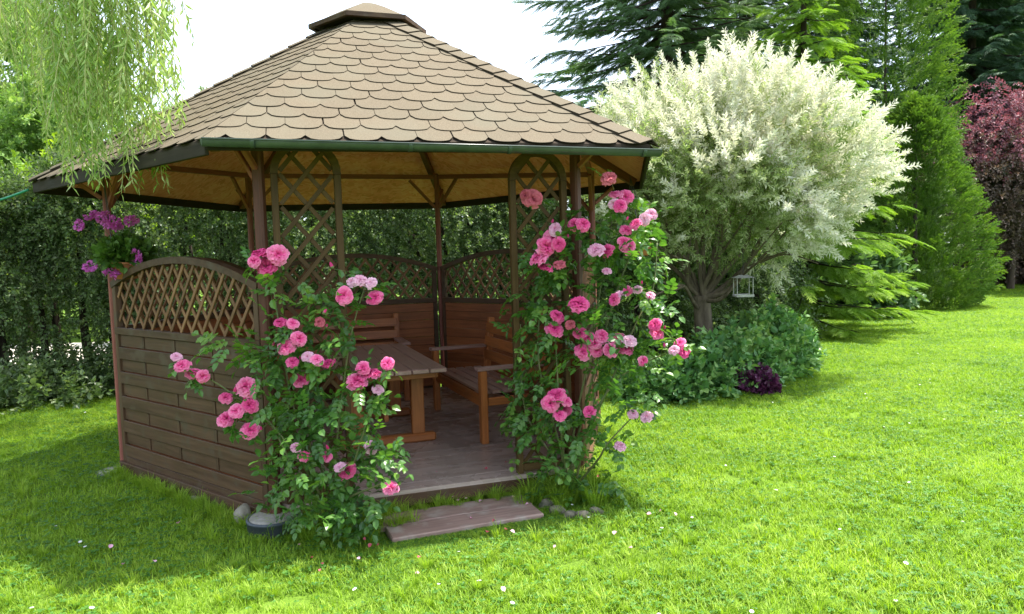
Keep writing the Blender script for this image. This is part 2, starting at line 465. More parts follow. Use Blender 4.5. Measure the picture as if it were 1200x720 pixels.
L_geran = leaf('magenta_florets', [(0.05, (0.50, 0.05, 0.40)), (0.95, (0.78, 0.25, 0.68))], 0.3, 0.5, 0.2, (1.1, 0.8, 1.0), 9)
L_gerleaf = leaf('geranium_leaves', [(0.05, (0.03, 0.085, 0.012)), (0.95, (0.11, 0.20, 0.03))], 0.3, 0.5, 0.3, wscale=6)
L_daisy = leaf('daisy_white', [(0.1, (0.75, 0.75, 0.72)), (0.9, (0.82, 0.82, 0.80))], 0.2, 0.5, 0.2, (1, 1, 1))

# ------------------------------------------------------------------ scatter: one object, many leaf sprays
def make_scatter_group():
    g = bpy.data.node_groups.new('leaf_scatter', 'GeometryNodeTree')
    g.interface.new_socket('Geometry', in_out='INPUT', socket_type='NodeSocketGeometry')
    g.interface.new_socket('Geometry', in_out='OUTPUT', socket_type='NodeSocketGeometry')
    N = g.nodes; Lk = g.links
    gi = N.new('NodeGroupInput'); go = N.new('NodeGroupOutput')
    def named(nm, tp):
        q = N.new('GeometryNodeInputNamedAttribute'); q.data_type = tp; q.inputs['Name'].default_value = nm
        return q.outputs[0]
    var = named('var', 'INT')
    rot = named('rot', 'FLOAT_VECTOR'); scl = named('scl', 'FLOAT')
    e2r = N.new('FunctionNodeEulerToRotation'); Lk.new(rot, e2r.inputs[0])
    def pick(val):
        c = N.new('FunctionNodeCompare'); c.data_type = 'INT'; c.operation = 'EQUAL'
        ins = [i for i in c.inputs if i.type == 'INT']
        Lk.new(var, ins[0]); ins[1].default_value = val
        s = N.new('GeometryNodeSeparateGeometry'); s.domain = 'POINT'
        Lk.new(gi.outputs[0], s.inputs['Geometry']); Lk.new(c.outputs[0], s.inputs['Selection'])
        return s.outputs[0]
    j = N.new('GeometryNodeJoinGeometry')
    for k in range(3):
        tm = pick(k); pt = pick(10 + k)
        ip = N.new('GeometryNodeInstanceOnPoints')
        Lk.new(pt, ip.inputs['Points']); Lk.new(tm, ip.inputs['Instance'])
        Lk.new(e2r.outputs[0], ip.inputs['Rotation']); Lk.new(scl, ip.inputs['Scale'])
        Lk.new(ip.outputs[0], j.inputs[0])
    Lk.new(j.outputs[0], go.inputs[0])
    return g
SCATTER = make_scatter_group()

def euler_for(d, roll=0.0):
    """rotation taking local +X to d, local +Z near the sky, then rolled about d"""
    x = Vector(d).normalized()
    up = Vector((0, 0, 1))
    y = up.cross(x)
    if y.length < 1e-4: y = Vector((0, 1, 0))
    y.normalize(); z = x.cross(y)
    m = Matrix((x, y, z)).transposed() @ Matrix.Rotation(roll, 3, 'X')
    return m.to_euler()

def scatter(name, templates, pts, mats, parent=None, kind='stuff'):
    """templates: up to 3 of (V, F, tint per vertex, material index per face); pts: (pos, euler, scale, variant)"""
    V = []; F = []; mi = []; tint = []; var = []
    for k, (tv, tf, tt, tm) in enumerate(templates):
        b = len(V)
        V += list(tv); F += [[i + b for i in f] for f in tf]; mi += list(tm); tint += list(tt); var += [k] * len(tv)
    nt_ = len(V); npt = len(pts)
    V += [tuple(p[0]) for p in pts]
    me = bpy.data.meshes.new(name)
    me.from_pydata([tuple(v) for v in V], [], F)
    for m in mats: me.materials.append(m)
    me.polygons.foreach_set('material_index', mi)
    a = me.attributes.new('tint', 'FLOAT', 'POINT'); a.data.foreach_set('value', np.array(tint + [0] * npt, dtype=np.float32))
    a = me.attributes.new('var', 'INT', 'POINT'); a.data.foreach_set('value', np.array(var + [10 + p[3] for p in pts], dtype=np.int32))
    a = me.attributes.new('scl', 'FLOAT', 'POINT'); a.data.foreach_set('value', np.array([1.0] * nt_ + [p[2] for p in pts], dtype=np.float32))
    rr = np.zeros((nt_ + npt, 3), dtype=np.float32)
    for i, p in enumerate(pts): rr[nt_ + i] = p[1]
    a = me.attributes.new('rot', 'FLOAT_VECTOR', 'POINT'); a.data.foreach_set('vector', rr.ravel())
    o = put(name, me, parent)
    md = o.modifiers.new('scatter', 'NODES'); md.node_group = SCATTER
    if kind: o['kind'] = kind
    return o

# ------------------------------------------------------------------ leaf templates
class TP:
    def __init__(s): s.V = []; s.F = []; s.T = []; s.M = []
    def out(s): return (s.V, s.F, s.T, s.M)
    def kite(s, p, d, nrm, L, W, tint, m=0, fold=0.15, curl=0.1, at=0.42):
        """a two-triangle blade folded along its midrib"""
        p = Vector(p); d = Vector(d).normalized(); nrm = Vector(nrm)
        sd = d.cross(nrm)
        if sd.length < 1e-5: sd = d.orthogonal()
        sd.normalize(); n_ = sd.cross(d)
        b = len(s.V)
        s.V += [p, p + d * (L * at) + sd * (W / 2) + n_ * (W * fold), p + d * L - n_ * (L * curl), p + d * (L * at) - sd * (W / 2) + n_ * (W * fold)]
        s.F += [[b, b + 1, b + 2], [b, b + 2, b + 3]]
        s.T += [tint] * 4; s.M += [m] * 2
    def ovate(s, p, d, nrm, L, W, tint, m=0, fold=0.12, curl=0.15):
        """six-triangle leaf"""
        p = Vector(p); d = Vector(d).normalized(); nrm = Vector(nrm)
        sd = d.cross(nrm)
        if sd.length < 1e-5: sd = d.orthogonal()
        sd.normalize(); n_ = sd.cross(d)
        b = len(s.V)
        def q(t, u, h): return p + d * (L * t) + sd * (W * u) + n_ * h
        s.V += [q(0, 0, 0), q(.28, .42, W * fold), q(.65, .40, W * fold - L * curl * .4), q(1, 0, -L * curl), q(.65, -.40, W * fold - L * curl * .4), q(.28, -.42, W * fold), q(.5, 0, -L * curl * .1)]
        for i in range(6): s.F.append([b + i, b + (i + 1) % 6, b + 6])
        s.T += [tint] * 7; s.M += [m] * 6
    def stick(s, a, b, r, tint=0.3, m=0, n=3):
        mb = MB(); mb.tube([a, b], [r, r * .6], n, cap=False)
        k = len(s.V)
        s.V += mb.V; s.F += [[i + k for i in f] for f in mb.F]; s.T += [tint] * len(mb.V); s.M += [m] * len(mb.F)

R = random.uniform
def rv(s=1.0): return Vector((R(-s, s), R(-s, s), R(-s, s)))
def rdir():
    z = R(-1, 1); a = R(0, 2 * PI); q = math.sqrt(1 - z * z)
    return Vector((q * math.cos(a), q * math.sin(a), z))

def t_twig(n, L, ll, lw, spread=0.9, m=0, ms=None, ov=False, droop=0.0, up=0.35, tb=(0, 1)):
    """a twig along +X carrying n leaves round it"""
    t = TP()
    pts = []
    for i in range(5):
        s_ = i / 4
        pts.append(Vector((L * s_, math.sin(s_ * 3) * L * .05, -droop * L * s_ * s_)))
    if ms is not None:
        for i in range(4): t.stick(pts[i], pts[i + 1], L * .008, .2, ms)
    for i in range(n):
        s_ = 0.06 + 0.94 * (i + R(-.3, .3)) / max(1, n - 1)
        s_ = min(max(s_, 0), 1)
        k = min(int(s_ * 4), 3); p = pts[k].lerp(pts[k + 1], s_ * 4 - k)
        a = i * 2.4 + R(-.5, .5)
        side = Vector((0, math.cos(a), math.sin(a)))
        d = (Vector((1, 0, 0)) * R(.5, 1.1) + side * spread * R(.7, 1.2) + Vector((0, 0, up * R(0, 1))))
        nrm = Vector((0, 0, 1)) + rv(.7)
        sc = R(.7, 1.2) * (1 - .35 * s_)
        (t.ovate if ov else t.kite)(p, d, nrm, ll * sc, lw * sc, R(*tb), m)
    return t.out()

def t_spray(L=1.0, nside=13, sub=5, droop=0.15, m=0, wid=0.030, spread=0.42, hang=0.0):
    """a conifer branch spray: a flat feather of needle-clad twigs along +X"""
    t = TP()
    ax = lambda s_: Vector((L * s_, 0, -droop * L * s_ * s_))
    t.kite(ax(0), (1, 0, -droop), (0, 0, 1), L * 1.02, wid * 1.2, .4, m)
    for i in range(nside):
        s_ = 0.05 + 0.92 * i / nside
        for sg in (-1, 1):
            ln = L * spread * (1 - s_ * .75) * R(.75, 1.15) * (0.6 + 0.4 * min(1, s_ * 5))
            d = Vector((R(.7, 1.0), sg * R(.8, 1.1), R(-.25, .08) - hang)).normalized()
            p = ax(s_)
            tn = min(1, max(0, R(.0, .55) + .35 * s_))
            for k in range(sub):
                u = k / sub
                q = p + d * (ln * u) + Vector((0, 0, -droop * ln * u * u * (1 + hang)))
                if k == 0: t.kite(q, d, Vector((0, 0, 1)) + rv(.35), ln, wid, tn, m)
                for s2 in (-1, 1):
                    d2 = (d + Vector((d.y * -s2 * .9, d.x * s2 * .9, R(-.25, .15) - hang * .5))).normalized()
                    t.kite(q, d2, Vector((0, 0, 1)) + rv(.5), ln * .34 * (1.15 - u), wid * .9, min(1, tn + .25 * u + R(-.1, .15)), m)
    return t.out()

def t_fan(L=0.5, m=0, n=26, w=0.024):
    """an upright flat thuja fan along +X"""
    t = TP()
    def grow(p, d, l, lev, tn):
        t.kite(p, d, Vector((0, 1, 0)) + rv(.5), l, w * (1.25 if lev else 1.5), tn, m)
        if lev == 2: return
        for i in range(4 if lev else 6):
            s_ = .2 + .75 * i / (4 if lev else 6)
            sg = 1 if i % 2 else -1
            dd = Matrix.Rotation(sg * R(.45, .8), 3, 'Y') @ d + rv(.18)
            grow(p + d * l * s_, dd.normalized(), l * R(.38, .5) * (1.1 - .5 * s_), lev + 1, min(1, max(0, tn + .18 + R(-.12, .12))))
    grow(Vector((0, 0, 0)), Vector((1, 0, 0)), L, 0, .2)
    return t.out()

# ------------------------------------------------------------------ ground
def build_ground():
    # one sheet with gentle unevenness, out to the horizon
    xs = np.concatenate([np.linspace(-300, -32, 10), np.linspace(-30, 40, 141), np.linspace(44, 300, 10)])
    ys = np.concatenate([np.linspace(-60, -6, 6), np.linspace(-4, 45, 99), np.linspace(50, 400, 14)])
    V = [(x, y, 0.0) for y in ys for x in xs]
    nx = len(xs)
    F = [[j * nx + i, j * nx + i + 1, (j + 1) * nx + i + 1, (j + 1) * nx + i] for j in range(len(ys) - 1) for i in range(nx - 1)]
    m, n, out = mat_new('lawn_ground')
    geo = n.nodes.new('ShaderNodeNewGeometry')
    a = n.nodes.new('ShaderNodeTexNoise'); a.inputs['Scale'].default_value = 1.1; a.inputs['Detail'].default_value = 6
    b = n.nodes.new('ShaderNodeTexNoise'); b.inputs['Scale'].default_value = 60; b.inputs['Detail'].default_value = 4
    for q in (a, b): n.links.new(geo.outputs['Position'], q.inputs['Vector'])
    f = math_node(n, 'ADD', math_node(n, 'MULTIPLY', a.outputs['Fac'], .5), math_node(n, 'MULTIPLY', b.outputs['Fac'], .5))
    r = ramp(n, [(0.3, (0.045, 0.075, 0.014)), (0.5, (0.095, 0.170, 0.018)), (0.7, (0.15, 0.24, 0.026))])
    n.links.new(f, r.inputs['Fac'])
    p = n.nodes.new('ShaderNodeBsdfPrincipled'); n.links.new(r.outputs['Color'], p.inputs['Base Color'])
    p.inputs['Roughness'].default_value = 0.9; p.inputs['Specular IOR Level'].default_value = 0.1
    bp = n.nodes.new('ShaderNodeBump'); bp.inputs['Strength'].default_value = 0.6; bp.inputs['Distance'].default_value = 0.03
    n.links.new(b.outputs['Fac'], bp.inputs['Height']); n.links.new(bp.outputs['Normal'], p.inputs['Normal'])
    n.links.new(p.outputs[0], out.inputs[0])
    o = put('ground', mesh_from('ground', V, F, m))
    tag(o, kind='structure')
    # pale sandy path running behind the hedge
    M_path = plain('sand_path', (0.42, 0.38, 0.32), (0.62, 0.58, 0.51), 6, 0.9, 0.15, bump=0.3)
    pv = [(-26, 10.6, .004), (-6.2, 11.6, .004), (-6.2, 15.2, .004), (-26, 14.8, .004)]
    tag(put('path', mesh_from('path', pv, [[0, 1, 2, 3]], M_path)), kind='structure')
build_ground()

# ------------------------------------------------------------------ gazebo
CEN = Vector((-1.12, 6.32, 0))
EAVE = {'L': (-3.50, 5.55), 'FL': (-1.53, 3.83), 'FR': (0.85, 4.50), 'R': (1.21, 6.82), 'BR': (-0.75, 8.85), 'BL': (-3.02, 8.40)}
POST = {'L': (-2.98, 5.58), 'FL': (-1.43, 4.32), 'FR': (0.44, 4.96), 'R': (0.76, 6.91), 'BR': (-0.78, 8.20), 'BL': (-2.62, 7.60)}
ORDER = ['L', 'FL', 'FR', 'R', 'BR', 'BL']
ZE, ZA = 2.20, 3.61
ZD = 0.13                                   # top of the floor
APEX = Vector((CEN.x, CEN.y, ZA))
EV = {k: Vector((v[0], v[1], ZE)) for k, v in EAVE.items()}
PV = {k: Vector((v[0], v[1], 0)) for k, v in POST.items()}

gaz = thing('gazebo', CEN, 'six-sided brown wooden gazebo with scalloped shingle roof and lattice side panels', 'gazebo')

def roof_z(x, y):
    """height of the roof plane over a point"""
    for i in range(6):
        a = EV[ORDER[i]]; b = EV[ORDER[(i + 1) % 6]]
        n_ = (b - a).cross(APEX - a)
        z = APEX.z - (n_.x * (x - APEX.x) + n_.y * (y - APEX.y)) / n_.z
        ea = Vector((a.x - CEN.x, a.y - CEN.y)); eb = Vector((b.x - CEN.x, b.y - CEN.y)); p = Vector((x - CEN.x, y - CEN.y))
        if ea.x * p.y - ea.y * p.x >= 0 and p.x * eb.y - p.y * eb.x >= 0: return z
    return ZE

def clip_poly(poly, edges):
    """keep the part of a convex 2D polygon on the left of each edge (a, b)"""
    for (ax, ay), (bx, by) in edges:
        res = []
        for i in range(len(poly)):
            p = poly[i]; q = poly[(i + 1) % len(poly)]
            dp = (bx - ax) * (p[1] - ay) - (by - ay) * (p[0] - ax)
            dq = (bx - ax) * (q[1] - ay) - (by - ay) * (q[0] - ax)
            if dp >= 0: res.append(p)
            if (dp >= 0) != (dq >= 0):
                u = dp / (dp - dq); res.append((p[0] + (q[0] - p[0]) * u, p[1] + (q[1] - p[1]) * u))
        poly = res
        if len(poly) < 3: return []
    return poly

def build_roof():
    # boarding under the shingles (truncated below the vent cap)
    mb = MB(); k = 0.86
    for i in range(6):
        a = EV[ORDER[i]]; b = EV[ORDER[(i + 1) % 6]]
        c = b.lerp(APEX, k); d = a.lerp(APEX, k); n_ = (b - a).cross(APEX - a).normalized()
        top = [p - n_ * .004 for p in (a, b, c, d)]; bot = [p - Vector((0, 0, .024)) for p in (a, b, c, d)]
        mb.add(top + bot, [[0, 1, 2, 3], [0, 4, 5, 1], [2, 6, 7, 3]], 1); mb.add(top + bot, [[7, 6, 5, 4]], 0)
    roof = mb.build('roof', [M_osb, M_shedge], gaz)
    W, EXP, LEN, ARC = 0.198, 0.153, 0.235, 0.062
    def outline(x0, y0):
        g = 0.0016
        pts = []
        for i in range(9):
            u = -1 + 2 * i / 8
            pts.append((x0 + u * (W / 2 - g), y0 + ARC * (1 - math.sqrt(max(0, 1 - abs(u) ** 2.3)))))
        return pts + [(x0 + W / 2 - g, y0 + LEN), (x0 - W / 2 + g, y0 + LEN)]
    def solid(poly, y0):
        up = lambda y, e: .002 + e + .0095 * (1 - (y - y0) / LEN)
        V = [(x, y, up(y, 0)) for x, y in poly] + [(x, y, up(y, -.0048)) for x, y in poly]
        n_ = len(poly)
        F = [list(range(n_)), list(range(2 * n_ - 1, n_ - 1, -1))] + [[i, n_ + i, n_ + (i + 1) % n_, (i + 1) % n_] for i in range(n_)]
        return V, F, [0, 1] + [1] * n_
    whole = None
    rest = MB()
    count = 0
    for i in range(6):
        a = EV[ORDER[i]]; b = EV[ORDER[(i + 1) % 6]]
        ex = (b - a).normalized(); n_ = (b - a).cross(APEX - a).normalized(); ey = n_.cross(ex)
        Lx = (b - a).length; av = APEX - a; ap = (av.dot(ex), av.dot(ey))
        edges = [((0, -.05), (Lx, -.05)), ((Lx, 0), ap), (ap, (0, 0))]
        M = Matrix((ex, ey, n_)).transposed().to_4x4(); M.translation = a
        j = 0
        y0 = -0.022
        while y0 < ap[1] * .87:
            x = (W / 2 if j % 2 else 0.0) + (0.03 if i == 0 else 0.0)
            q = x - W
            while q < Lx + W:
                jit = (R(-.004, .004), R(-.004, .004))
                poly0 = outline(0, 0)
                poly = clip_poly([(px + q + jit[0], py + y0 + jit[1]) for px, py in poly0], edges)
                q += W
                if len(poly) < 3: continue
                area = abs(sum(poly[t][0] * poly[(t + 1) % len(poly)][1] - poly[(t + 1) % len(poly)][0] * poly[t][1] for t in range(len(poly)))) / 2
                if area < .0012: continue
                if i in (0, 1) and count < 300:
                    full = len(poly) == len(poly0) and area > .98 * W * (LEN - ARC * .3) * .93
                    if full:
                        if whole is None:
                            whole = mesh_from('shingle', *solid(poly0, 0)[:2], [M_shing, M_shedge], solid(poly0, 0)[2])
                        put('shingle', whole, roof, M @ Matrix.Translation((q - W + jit[0], y0 + jit[1], 0)) @ Matrix.Rotation(R(-.004, .004), 4, 'X'))
                    else:
                        V, F, mi = solid(poly, y0)
                        put('shingle', mesh_from('shingle', V, F, [M_shing, M_shedge], mi), roof, M)
                    count += 1
                else:
                    V, F, mi = solid(poly, y0)
                    b0 = len(rest.V)
                    rest.V += [M @ Vector(v) for v in V]; rest.F += [[t + b0 for t in f] for f in F]; rest.mi += mi
            j += 1; y0 += EXP
    o = rest.build('far_side_shingles', [M_shing, M_shedge], roof); o['kind'] = 'stuff'
    # folded cap tiles along the hips (the hip at the near left corner is woven, not capped)
    for hk in ('FR', 'R', 'BR', 'BL', 'L'):
        i = ORDER.index(hk)
        c = EV[hk]; pa = EV[ORDER[i - 1]]; pb = EV[ORDER[(i + 1) % 6]]
        hd = (APEX - c).normalized()
        n1 = (c - pa).cross(APEX - pa).normalized(); n2 = (pb - c).cross(APEX - c).normalized()
        s1 = -(n1.cross(hd)); s2 = (n2.cross(hd)); s1 = s1 if s1.dot(pa - c) > 0 else -s1; s2 = s2 if s2.dot(pb - c) > 0 else -s2
        nm = (n1 + n2).normalized()
        hw, ln = .105, .23
        V = []
        for (t, h) in ((0, .026), (ln, .012)):
            for th in (0, -.008):
                V += [s1 * hw + hd * t + n1 * (h + th), hd * t + nm * (h + th + .004), s2 * hw + hd * t + n2 * (h + th)]
        F = [[0, 1, 7, 6], [1, 2, 8, 7], [3, 9, 10, 4], [4, 10, 11, 5], [0, 3, 4, 1], [1, 4, 5, 2], [6, 7, 10, 9], [7, 8, 11, 10], [0, 6, 9, 3], [2, 5, 11, 8]]
        me = mesh_from('hip_cap', V, F, [M_shing, M_shedge], [0, 0] + [1] * 8)
        t = 0.0; Lh = (APEX - c).length * .84
        while t < Lh:
            put('hip_cap', me, roof, Matrix.Translation(c + hd * t)); t += .165
    # edge boards under the roof edge
    for i in range(6):
        a = EV[ORDER[i]]; b = EV[ORDER[(i + 1) % 6]]
        d = (b - a).normalized(); nin = Vector((-d.y, d.x, 0))
        fh = .046 if i == 1 else .070
        zf = Vector((0, 0, -.013 - fh / 2))
        beam('fascia_board', a + nin * .012 + zf + d * .004, b + nin * .012 + zf - d * .004, .024, fh, M_fascia, roof)
    # hip rafters and the shorter jack rafters between them
    for i in range(6):
        a = EV[ORDER[i]]; b = EV[ORDER[(i + 1) % 6]]
        dn = Vector((0, 0, -.066))
        beam('rafter', a.lerp(APEX, .03) + dn, a.lerp(APEX, .95) + dn, .055, .075, M_raft, roof)
    return roof
roof = build_roof()

def build_vent_cap(roof):
    r, zc, zt = 0.47, 3.455, 3.655
    ev = []
    for kx in ORDER:
        d = Vector((EAVE[kx][0] - CEN.x, EAVE[kx][1] - CEN.y, 0)).normalized()
        ev.append(Vector((CEN.x, CEN.y, zc)) + d * r)
    ap = Vector((CEN.x, CEN.y, zt))
    mb = MB()
    # a low hipped lid, slightly domed, on a short dark curb
    mid = [e.lerp(ap, .52) + Vector((0, 0, .020)) for e in ev]
    inn = [e.lerp(ap, .80) + Vector((0, 0, .022)) for e in ev]
    n_ = 6
    V = ev + mid + inn + [ap + Vector((0, 0, .012))]
    F = []
    for i in range(6):
        j = (i + 1) % 6
        F += [[i, j, 6 + j, 6 + i], [6 + i, 6 + j, 12 + j, 12 + i], [12 + i, 12 + j, 18]]
    mb.add(V, F, 0)
    cap = mb.build('vent_cap', [M_shing], roof)
    mb = MB()
    for i in range(6):
        j = (i + 1) % 6; a, b = ev[i], ev[j]
        ai = a.lerp(Vector((CEN.x, CEN.y, zc)), .06); bi = b.lerp(Vector((CEN.x, CEN.y, zc)), .06)
        t = Vector((0, 0, .004)); d = Vector((0, 0, -.030))
        out_a = a.lerp(Vector((CEN.x, CEN.y, zc)), -.02); out_b = b.lerp(Vector((CEN.x, CEN.y, zc)), -.02)
        mb.add([out_a + t, out_b + t, out_b + d, out_a + d, ai + t, bi + t, bi + d, ai + d], [[0, 3, 2, 1], [4, 5, 6, 7], [3, 7, 6, 2], [0, 1, 5, 4]])
    mb.build('cap_edge', [M_panel], cap)
    mb = MB()
    low = [Vector((CEN.x, CEN.y, 3.18)) + (e - Vector((CEN.x, CEN.y, zc))) * .62 for e in ev]
    hi = [Vector((CEN.x, CEN.y, zc + .05)) + (e - Vector((CEN.x, CEN.y, zc))) * .62 for e in ev]
    mb.add(low + hi, [[i, (i + 1) % 6, 6 + (i + 1) % 6, 6 + i] for i in range(6)])
    mb.add([e + Vector((0, 0, -.02)) for e in ev], [[5, 4, 3, 2, 1, 0]])
    mb.build('vent_curb', [M_fascia], cap)
build_vent_cap(roof)

def build_gutter():
    a, b = EV['FL'], EV['FR']
    d = (b - a).normalized(); nout = Vector((d.y, -d.x, 0))
    A = a - d * .005 + nout * .048 + Vector((0, 0, -.012)); B = b + d * .03 + nout * .048 + Vector((0, 0, -.046))
    g = (B - A).normalized(); up = nout.cross(g) if nout.cross(g).z > 0 else g.cross(nout)
    def half(r0, r1, t0, t1, mbx):
        V = []; F = []
        N_ = 14
        for t in (t0, t1):
            for rr in (r0, r1):
                for k in range(N_ + 1):
                    q = PI * k / N_
                    V.append(A + g * t + nout * (math.cos(q) * rr) - up * (math.sin(q) * rr))
        n1 = N_ + 1
        for k in range(N_):
            F += [[k, k + 1, 2 * n1 + k + 1, 2 * n1 + k], [n1 + k, 3 * n1 + k, 3 * n1 + k + 1, n1 + k + 1], [k, n1 + k, n1 + k + 1, k + 1], [2 * n1 + k, 2 * n1 + k + 1, 3 * n1 + k + 1, 3 * n1 + k]]
        for k in (0, N_):
            F.append([k, 2 * n1 + k, 3 * n1 + k, n1 + k])
        mbx.add(V, F)
    Lg = (B - A).length
    mb = MB(); half(.036, .033, 0, Lg, mb)
    # rolled front lip
    mb.tube([A + nout * .037, B + nout * .037], .005, 8)
    gut = mb.build('gutter', [M_gut], gaz, True)
    for e in (0.0, Lg):
        mb = MB(); N_ = 14
        c = A + g * (e + (-.003 if e == 0 else .003))
        V = [c + nout * (math.cos(PI * k / N_) * .0355) - up * (math.sin(PI * k / N_) * .0355) for k in range(N_ + 1)]
        V2 = [v + g * (.004 if e else -.004) for v in V]
        mb.add(V + V2, [list(range(N_ + 1)), list(range(2 * N_ + 1, N_, -1))] + [[k, k + 1, N_ + 2 + k, N_ + 1 + k] for k in range(N_)])
        mb.build('end_cap', [M_gutd], gut)
    for u in (.09, .41, .63, .955):
        mb = MB(); half(.0395, .0365, Lg * u, Lg * u + .022, mb); mb.build('joint_band', [M_gutd], gut, True)
build_gutter()

def build_posts():
    for k in ORDER:
        p = PV[k]; zt = roof_z(p.x, p.y) - .075
        d = (CEN - p); d.z = 0; d.normalize()
        w_ = .060 if k in ('FL', 'FR') else .050
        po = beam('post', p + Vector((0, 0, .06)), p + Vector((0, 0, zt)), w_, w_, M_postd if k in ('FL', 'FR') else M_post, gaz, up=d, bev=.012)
        # knee braces to the ring beam
        i = ORDER.index(k)
        for nb in (ORDER[i - 1], ORDER[(i + 1) % 6]):
            if k in ('FL', 'FR') and nb in ('FL', 'FR'): continue
            q = PV[nb]; e = (q - p); e.z = 0; e.normalize()
            beam('brace', p + e * .03 + Vector((0, 0, zt - .36)), p + e * .30 + Vector((0, 0, zt - .07)), .03, .03, M_post, po)
        out_d = -d
        beam('brace', p + out_d * .03 + Vector((0, 0, zt - .30)), p + out_d * .22 + Vector((0, 0, zt - .155)), .03, .03, M_post, po)
    for i in range(6):
        a, b = PV[ORDER[i]], PV[ORDER[(i + 1) % 6]]
        z1 = roof_z(a.x, a.y) - .11; z2 = roof_z(b.x, b.y) - .11
        e = (b - a).normalized()
        beam('ring_beam', a + e * .035 + Vector((0, 0, z1)), b - e * .035 + Vector((0, 0, z2)), .04, .045, M_post, gaz)
build_posts()

def arch_bar(name, a, b, z0, rise, wd, tk, mat, parent, n=14):
    """an arched rail standing in the plane a-b; z0 is the underside at the ends"""
    e = (b - a).normalized(); nn = Vector((-e.y, e.x, 0)); L = (b - a).length
    V = []; F = []
    for i in range(n + 1):
        u = i / n; z = z0 + rise * (1 - (2 * u - 1) ** 2)
        sl = -rise * 4 * (2 * u - 1) / L
        nrm = Vector((0, 0, 1)) - e * sl; nrm.normalize()
        c = a + e * (L * u); c.z = z
        for (s, t) in ((-1, 0), (1, 0), (1, 1), (-1, 1)): V.append(c + nn * (s * tk / 2) + nrm * (t * wd))
    for i in range(n):
        for k in range(4): F.append([i * 4 + k, i * 4 + (k + 1) % 4, i * 4 + 4 + (k + 1) % 4, i * 4 + 4 + k])
    F += [[3, 2, 1, 0], [n * 4, n * 4 + 1, n * 4 + 2, n * 4 + 3]]
    me = mesh_from(name, V, F, mat)
    return put(name, me, parent)

def lattice(a, b, zlow, top_fn, pitch, ang, wd, tk, mat, parent, off=0.0):
    """two layers of diagonal slats cut to the frame"""
    e = (b - a).normalized(); nn = Vector((-e.y, e.x, 0)); L = (b - a).length
    ca, sa = math.cos(ang), math.sin(ang)
    for layer, sg in ((0, 1), (1, -1)):
        dv = (sg * ca, sa)
        s0 = -3.0
        while s0 < L + 3.0:
            # march along the slat and keep the longest run inside
            ins = []
            for t in np.linspace(0, 3.2, 321):
                x = s0 + dv[0] * t; z = zlow + dv[1] * t
                if 0.004 < x < L - .004 and zlow <= z < top_fn(x / L): ins.append(t)
            s0 += pitch
            if len(ins) < 5: continue
            t0, t1 = ins[0], ins[-1]
            if t1 - t0 < .05: continue
            pa = a + e * (s0 - pitch + dv[0] * t0); pb = a + e * (s0 - pitch + dv[0] * t1)
            pa.z = zlow + dv[1] * t0; pb.z = zlow + dv[1] * t1
            o2 = nn * (off + (tk * .5 + .0006) * (1 if layer else -1))
            beam('slat', pa + o2, pb + o2, wd, tk, mat, parent, up=nn, bev=.0015)

def side_panel(k1, k2, inside=False):
    a, b = PV[k1].copy(), PV[k2].copy()
    e = (b - a).normalized(); nn = Vector((e.y, -e.x, 0))      # outward
    a = a + e * .042; b = b - e * .042
    L = (b - a).length
    mat = M_panel; ml = M_lat
    Z0, ZR, ZS, RISE = .14, 1.085, 1.39, .17
    pnl = beam('panel', a + Vector((0, 0, ZR)), b + Vector((0, 0, ZR)), .05, .05, mat, gaz)     # middle rail carries the rest
    for p in (a + e * .025, b - e * .025):
        beam('stile', p + Vector((0, 0, Z0 - .04)), p + Vector((0, 0, ZR - .026)), .048, .046, mat, pnl, up=nn)
        beam('stile', p + Vector((0, 0, ZR + .026)), p + Vector((0, 0, ZS + .025)), .048, .046, mat, pnl, up=nn)
    arch_bar('arch_rail', a + e * .001, b - e * .001, ZS + .012, RISE, .045, .06, mat, pnl)
    a2, b2 = a + e * .05, b - e * .05
    beam('bottom_rail', a2 + Vector((0, 0, Z0 - .02)), b2 + Vector((0, 0, Z0 - .02)), .045, .045, mat, pnl)
    # interlaced boards: proud rows and set-back rows with uprights showing between
    rows = 10; h = (ZR - .027 - Z0 - .004) / rows
    for r in range(rows):
        z = Z0 + .004 + h * (r + .5)
        proud = r % 2 == 0
        o2 = nn * (.016 if proud else -.002)
        beam('board', a2 + o2 + Vector((0, 0, z)), b2 + o2 + Vector((0, 0, z)), .016, h - .004, mat if not inside else mat, pnl)
        o3 = nn * (-.018)
        beam('board', a2 + o3 + Vector((0, 0, z)), b2 + o3 + Vector((0, 0, z)), .012, h - .003, M_panel_in, pnl)
        if not proud:
            for u in (.22, .45, .70):
                p = a.lerp(b, u) + nn * .010
                beam('batten', p + Vector((0, 0, z - h * .5 + .004)), p + Vector((0, 0, z + h * .5 - .004)), .030, .006, mat, pnl, up=nn)
    top = lambda u: ZS + .014 + RISE * (1 - (2 * (u * (L - .1) + .05) / L - 1) ** 2)
    lattice(a2, b2, ZR + .026, top, .135, math.radians(52), .024, .009, ml, pnl)
    # outer base board
    q1, q2 = PV[k1] + e * .02 + nn * .03, PV[k2] - e * .02 + nn * .03
    beam('base_board', q1 + Vector((0, 0, .062)), q2 + Vector((0, 0, .062)), .03, .074, mat, gaz)
for k1, k2 in (('L', 'FL'), ('BL', 'L'), ('BR', 'BL'), ('R', 'BR'), ('FR', 'R')):
    side_panel(k1, k2)

